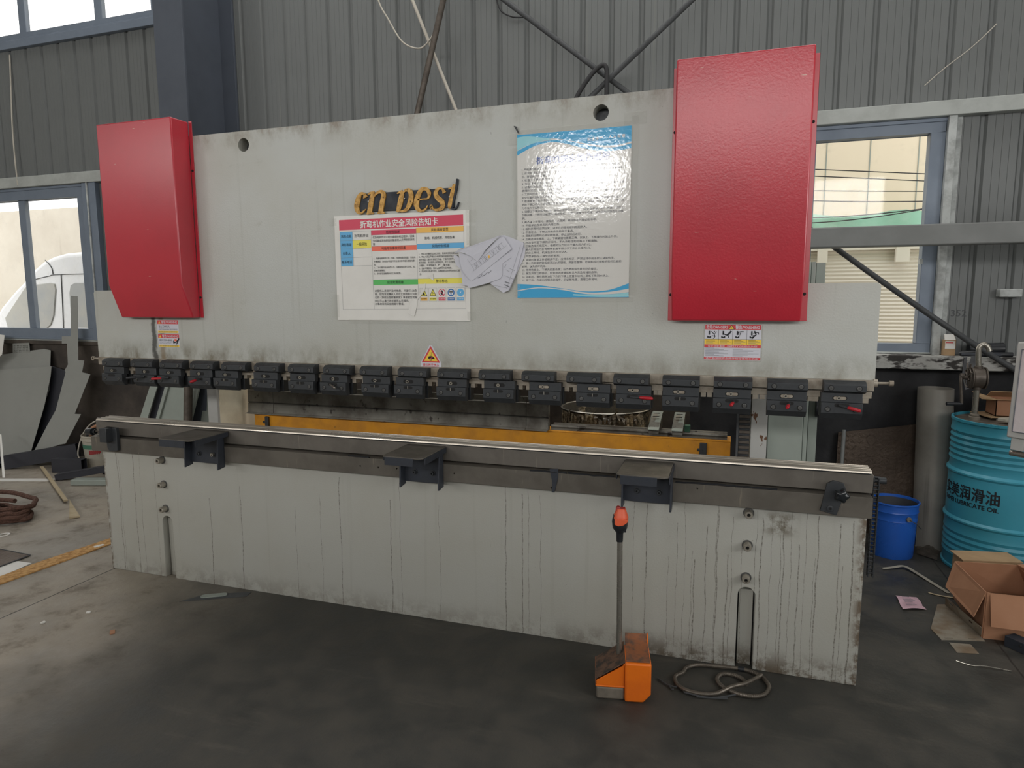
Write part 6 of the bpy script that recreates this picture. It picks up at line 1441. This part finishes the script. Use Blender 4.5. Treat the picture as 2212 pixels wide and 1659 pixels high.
# ------------------------------------------------------------------ the yard outside
mb = MB(); mb.box(-26, 16, WY+.24, 9.5, -.12, -.02, YARD); struct(mb.build('yard_ground'))
yw = tag(MB().box(-24, -4.2, 7.0, 7.25, -.1, 3.38, YARDWALL).build('yard_wall', None, origin=(-14, 7, 0)), 'pale rendered yard wall behind the white van', 'wall')
fb = thing('factory_building', 'cream factory building with a white roller shutter, seen through the right window', 'building', (3, 7.3, -.02))
mb = MB(); mb.box(-2.5, 12, 7.3, 9.4, -.02, 8.5, CREAMWALL)
for x in (2.62, 3.15, 3.72, 2.1, 1.55): mb.box(x-.006, x+.006, 7.292, 7.3, 2.6, 8.5, GREYGREEN)
mb.build('facade', fb)
mb = MB(); mb.box(1.2, 4.6, 7.18, 7.3, 2.22, 2.40, SHUTTER); mb.box(2.56, 2.68, 7.12, 7.2, 2.05, 2.25, SHUTTER); mb.box(3.5, 3.66, 7.12, 7.2, 2.05, 2.25, SHUTTER); mb.build('shutter_box', fb)
mb = MB(); P = []
for k in range(46): P += [(7.28, -.02+k*.05), (7.262, .005+k*.05)]
n = len(P); mb.add([(x, p[0], p[1]) for x in (1.3, 4.5) for p in P], [[i, n+i, n+i+1, i+1] for i in range(n-1)], SHUTTER); mb.build('roller_shutter', fb, smooth=0)
mb = MB(); nx = 24; vs = []
for j in range(4):
    for i in range(nx+1): vs.append((.9+i*.16, 6.6+.03*math.sin(i*1.7+j), 2.30+j*.11+(.03*math.sin(i*.9) if j == 3 else -.02*math.sin(i*.5))))
mb.add(vs, [[j*(nx+1)+i, j*(nx+1)+i+1, (j+1)*(nx+1)+i+1, (j+1)*(nx+1)+i] for j in range(3) for i in range(nx)], GREENNET)
mb.slab([(.9, 6.6, 2.28), (4.8, 6.6, 2.28), (4.8, 6.6, 2.31), (.9, 6.6, 2.31)], (0, .02, 0), GREENNET)
gn = tag(mb.build('green_net', None, origin=(3, 6.6, 2.3)), 'strip of green debris netting strung across the yard outside the right window', 'netting')
mb = MB()
for x in (.9, 4.8): mb.cyl((x, 6.63, -.02), (x, 6.63, 2.7), .02, PIPEGREY, 10)
mb.build('net_post', gn)
for i, (a, b, s) in enumerate(((3.28, 2.98, .0), (3.20, 2.90, .0), (2.98, 2.80, .01), (2.66, 2.66, .10), (2.60, 2.68, .14), (2.92, 2.70, .05))):
    P = [(1.0+t*.5, 6.2, a+(b-a)*t/8*1.4-s*math.sin(PI*min(1, t/6))) for t in range(9)]
    mb = MB(); mb.tube(smoothpath(P, 3), .006, BLACKCABLE, 6); tag(mb.build('overhead_wire', None, origin=P[0]), 'thin dark overhead wire crossing the yard outside the right window', 'wire', 'overhead wires across the yard')
mb = MB(); nx = 14; vs = []
for j in range(nx+1):
    for i in range(nx+1):
        s_, t_ = i/nx, j/nx; h = max(0, math.sin(PI*s_)*math.sin(PI*t_))**.6
        vs.append((2.9+2.4*s_, 4.7+1.5*t_, -.02+h*(1.45+.08*math.sin(11*s_+5*t_))))
mb.add(vs, [[j*(nx+1)+i, j*(nx+1)+i+1, (j+1)*(nx+1)+i+1, (j+1)*(nx+1)+i] for j in range(nx) for i in range(nx)], TARP)
tag(mb.build('tarpaulin_heap', None, origin=(4, 6, 0), smooth=60), 'faded olive tarpaulin heap in the yard below the right window', 'heap')
# white van
vn = thing('van', 'white high-roof van parked outside the left window', 'van', (-7.5, 5.3, -.02))
body = [(-10.35, .35), (-10.42, .75), (-10.25, 1.05), (-9.75, 1.16), (-9.42, 1.36), (-9.30, 1.495), (-8.95, 1.76), (-8.72, 1.91), (-8.53, 2.06), (-8.33, 2.17), (-8.12, 2.238), (-7.84, 2.286), (-7.4, 2.30), (-5.3, 2.30), (-5.15, 2.2), (-5.1, .5), (-5.15, .35)]
mb = MB(); mb.prism(body, 'y', 4.5, 6.2, VANWHITE); mb.build('body', vn, bevel=.07, seg=4)
mb = MB(); mb.prism([(-9.20, 1.33), (-8.71, 1.792), (-8.60, 1.825), (-8.2, 1.855), (-8.10, 1.84), (-8.085, 1.75), (-8.172, 1.37), (-8.25, 1.23), (-8.34, 1.175), (-9.15, 1.13)], 'y', 4.485, 4.52, VANGLASS); mb.build('side_window', vn, bevel=.008)
mb = MB(); mb.prism([(-7.83, 1.40), (-7.82, 1.70), (-7.78, 1.82), (-7.70, 1.85), (-6.6, 1.85), (-6.6, 1.2), (-7.75, 1.2)], 'y', 4.485, 4.52, VANGLASS); mb.build('side_window', vn, bevel=.008)
mb = MB(); mb.prism([(-9.26, 1.50), (-8.73, 1.905), (-8.72, 1.885), (-9.25, 1.475)], 'y', 4.7, 6.0, VANGLASS); mb.build('windscreen', vn)
mb = MB()
for P in ([(-8.55, 4.494, 1.90), (-8.2, 4.494, 1.955), (-7.85, 4.494, 1.975), (-5.3, 4.494, 1.98)], [(-7.96, 4.494, 1.97), (-7.985, 4.494, 1.5), (-8.05, 4.494, .6)], [(-8.25, 4.494, 2.19), (-8.14, 4.494, 2.08), (-8.12, 4.494, 1.98)]):
    mb.tube(smoothpath(P, 6), .006, RODGREY, 6)
mb.build('panel_seam', vn)
for x in (-9.45, -6.2):
    mb = MB(); mb.lathe((x, 4.62, .32), [(.16, -.13), (.30, -.13), (.34, -.08), (.34, .08), (.3, .12)], BLACKRUBBER, 32, 'y'); mb.lathe((x, 4.62, .32), [(0, -.10), (.17, -.12), (.18, -.10)], GREYCAST, 28, 'y'); mb.build('wheel', vn)

# ------------------------------------------------------------------ colour management
SC.view_settings.view_transform = 'Standard'
SC.view_settings.look = 'None'
SC.view_settings.gamma = 1.
SC.view_settings.use_curve_mapping = False
SC.view_settings.exposure = 0.
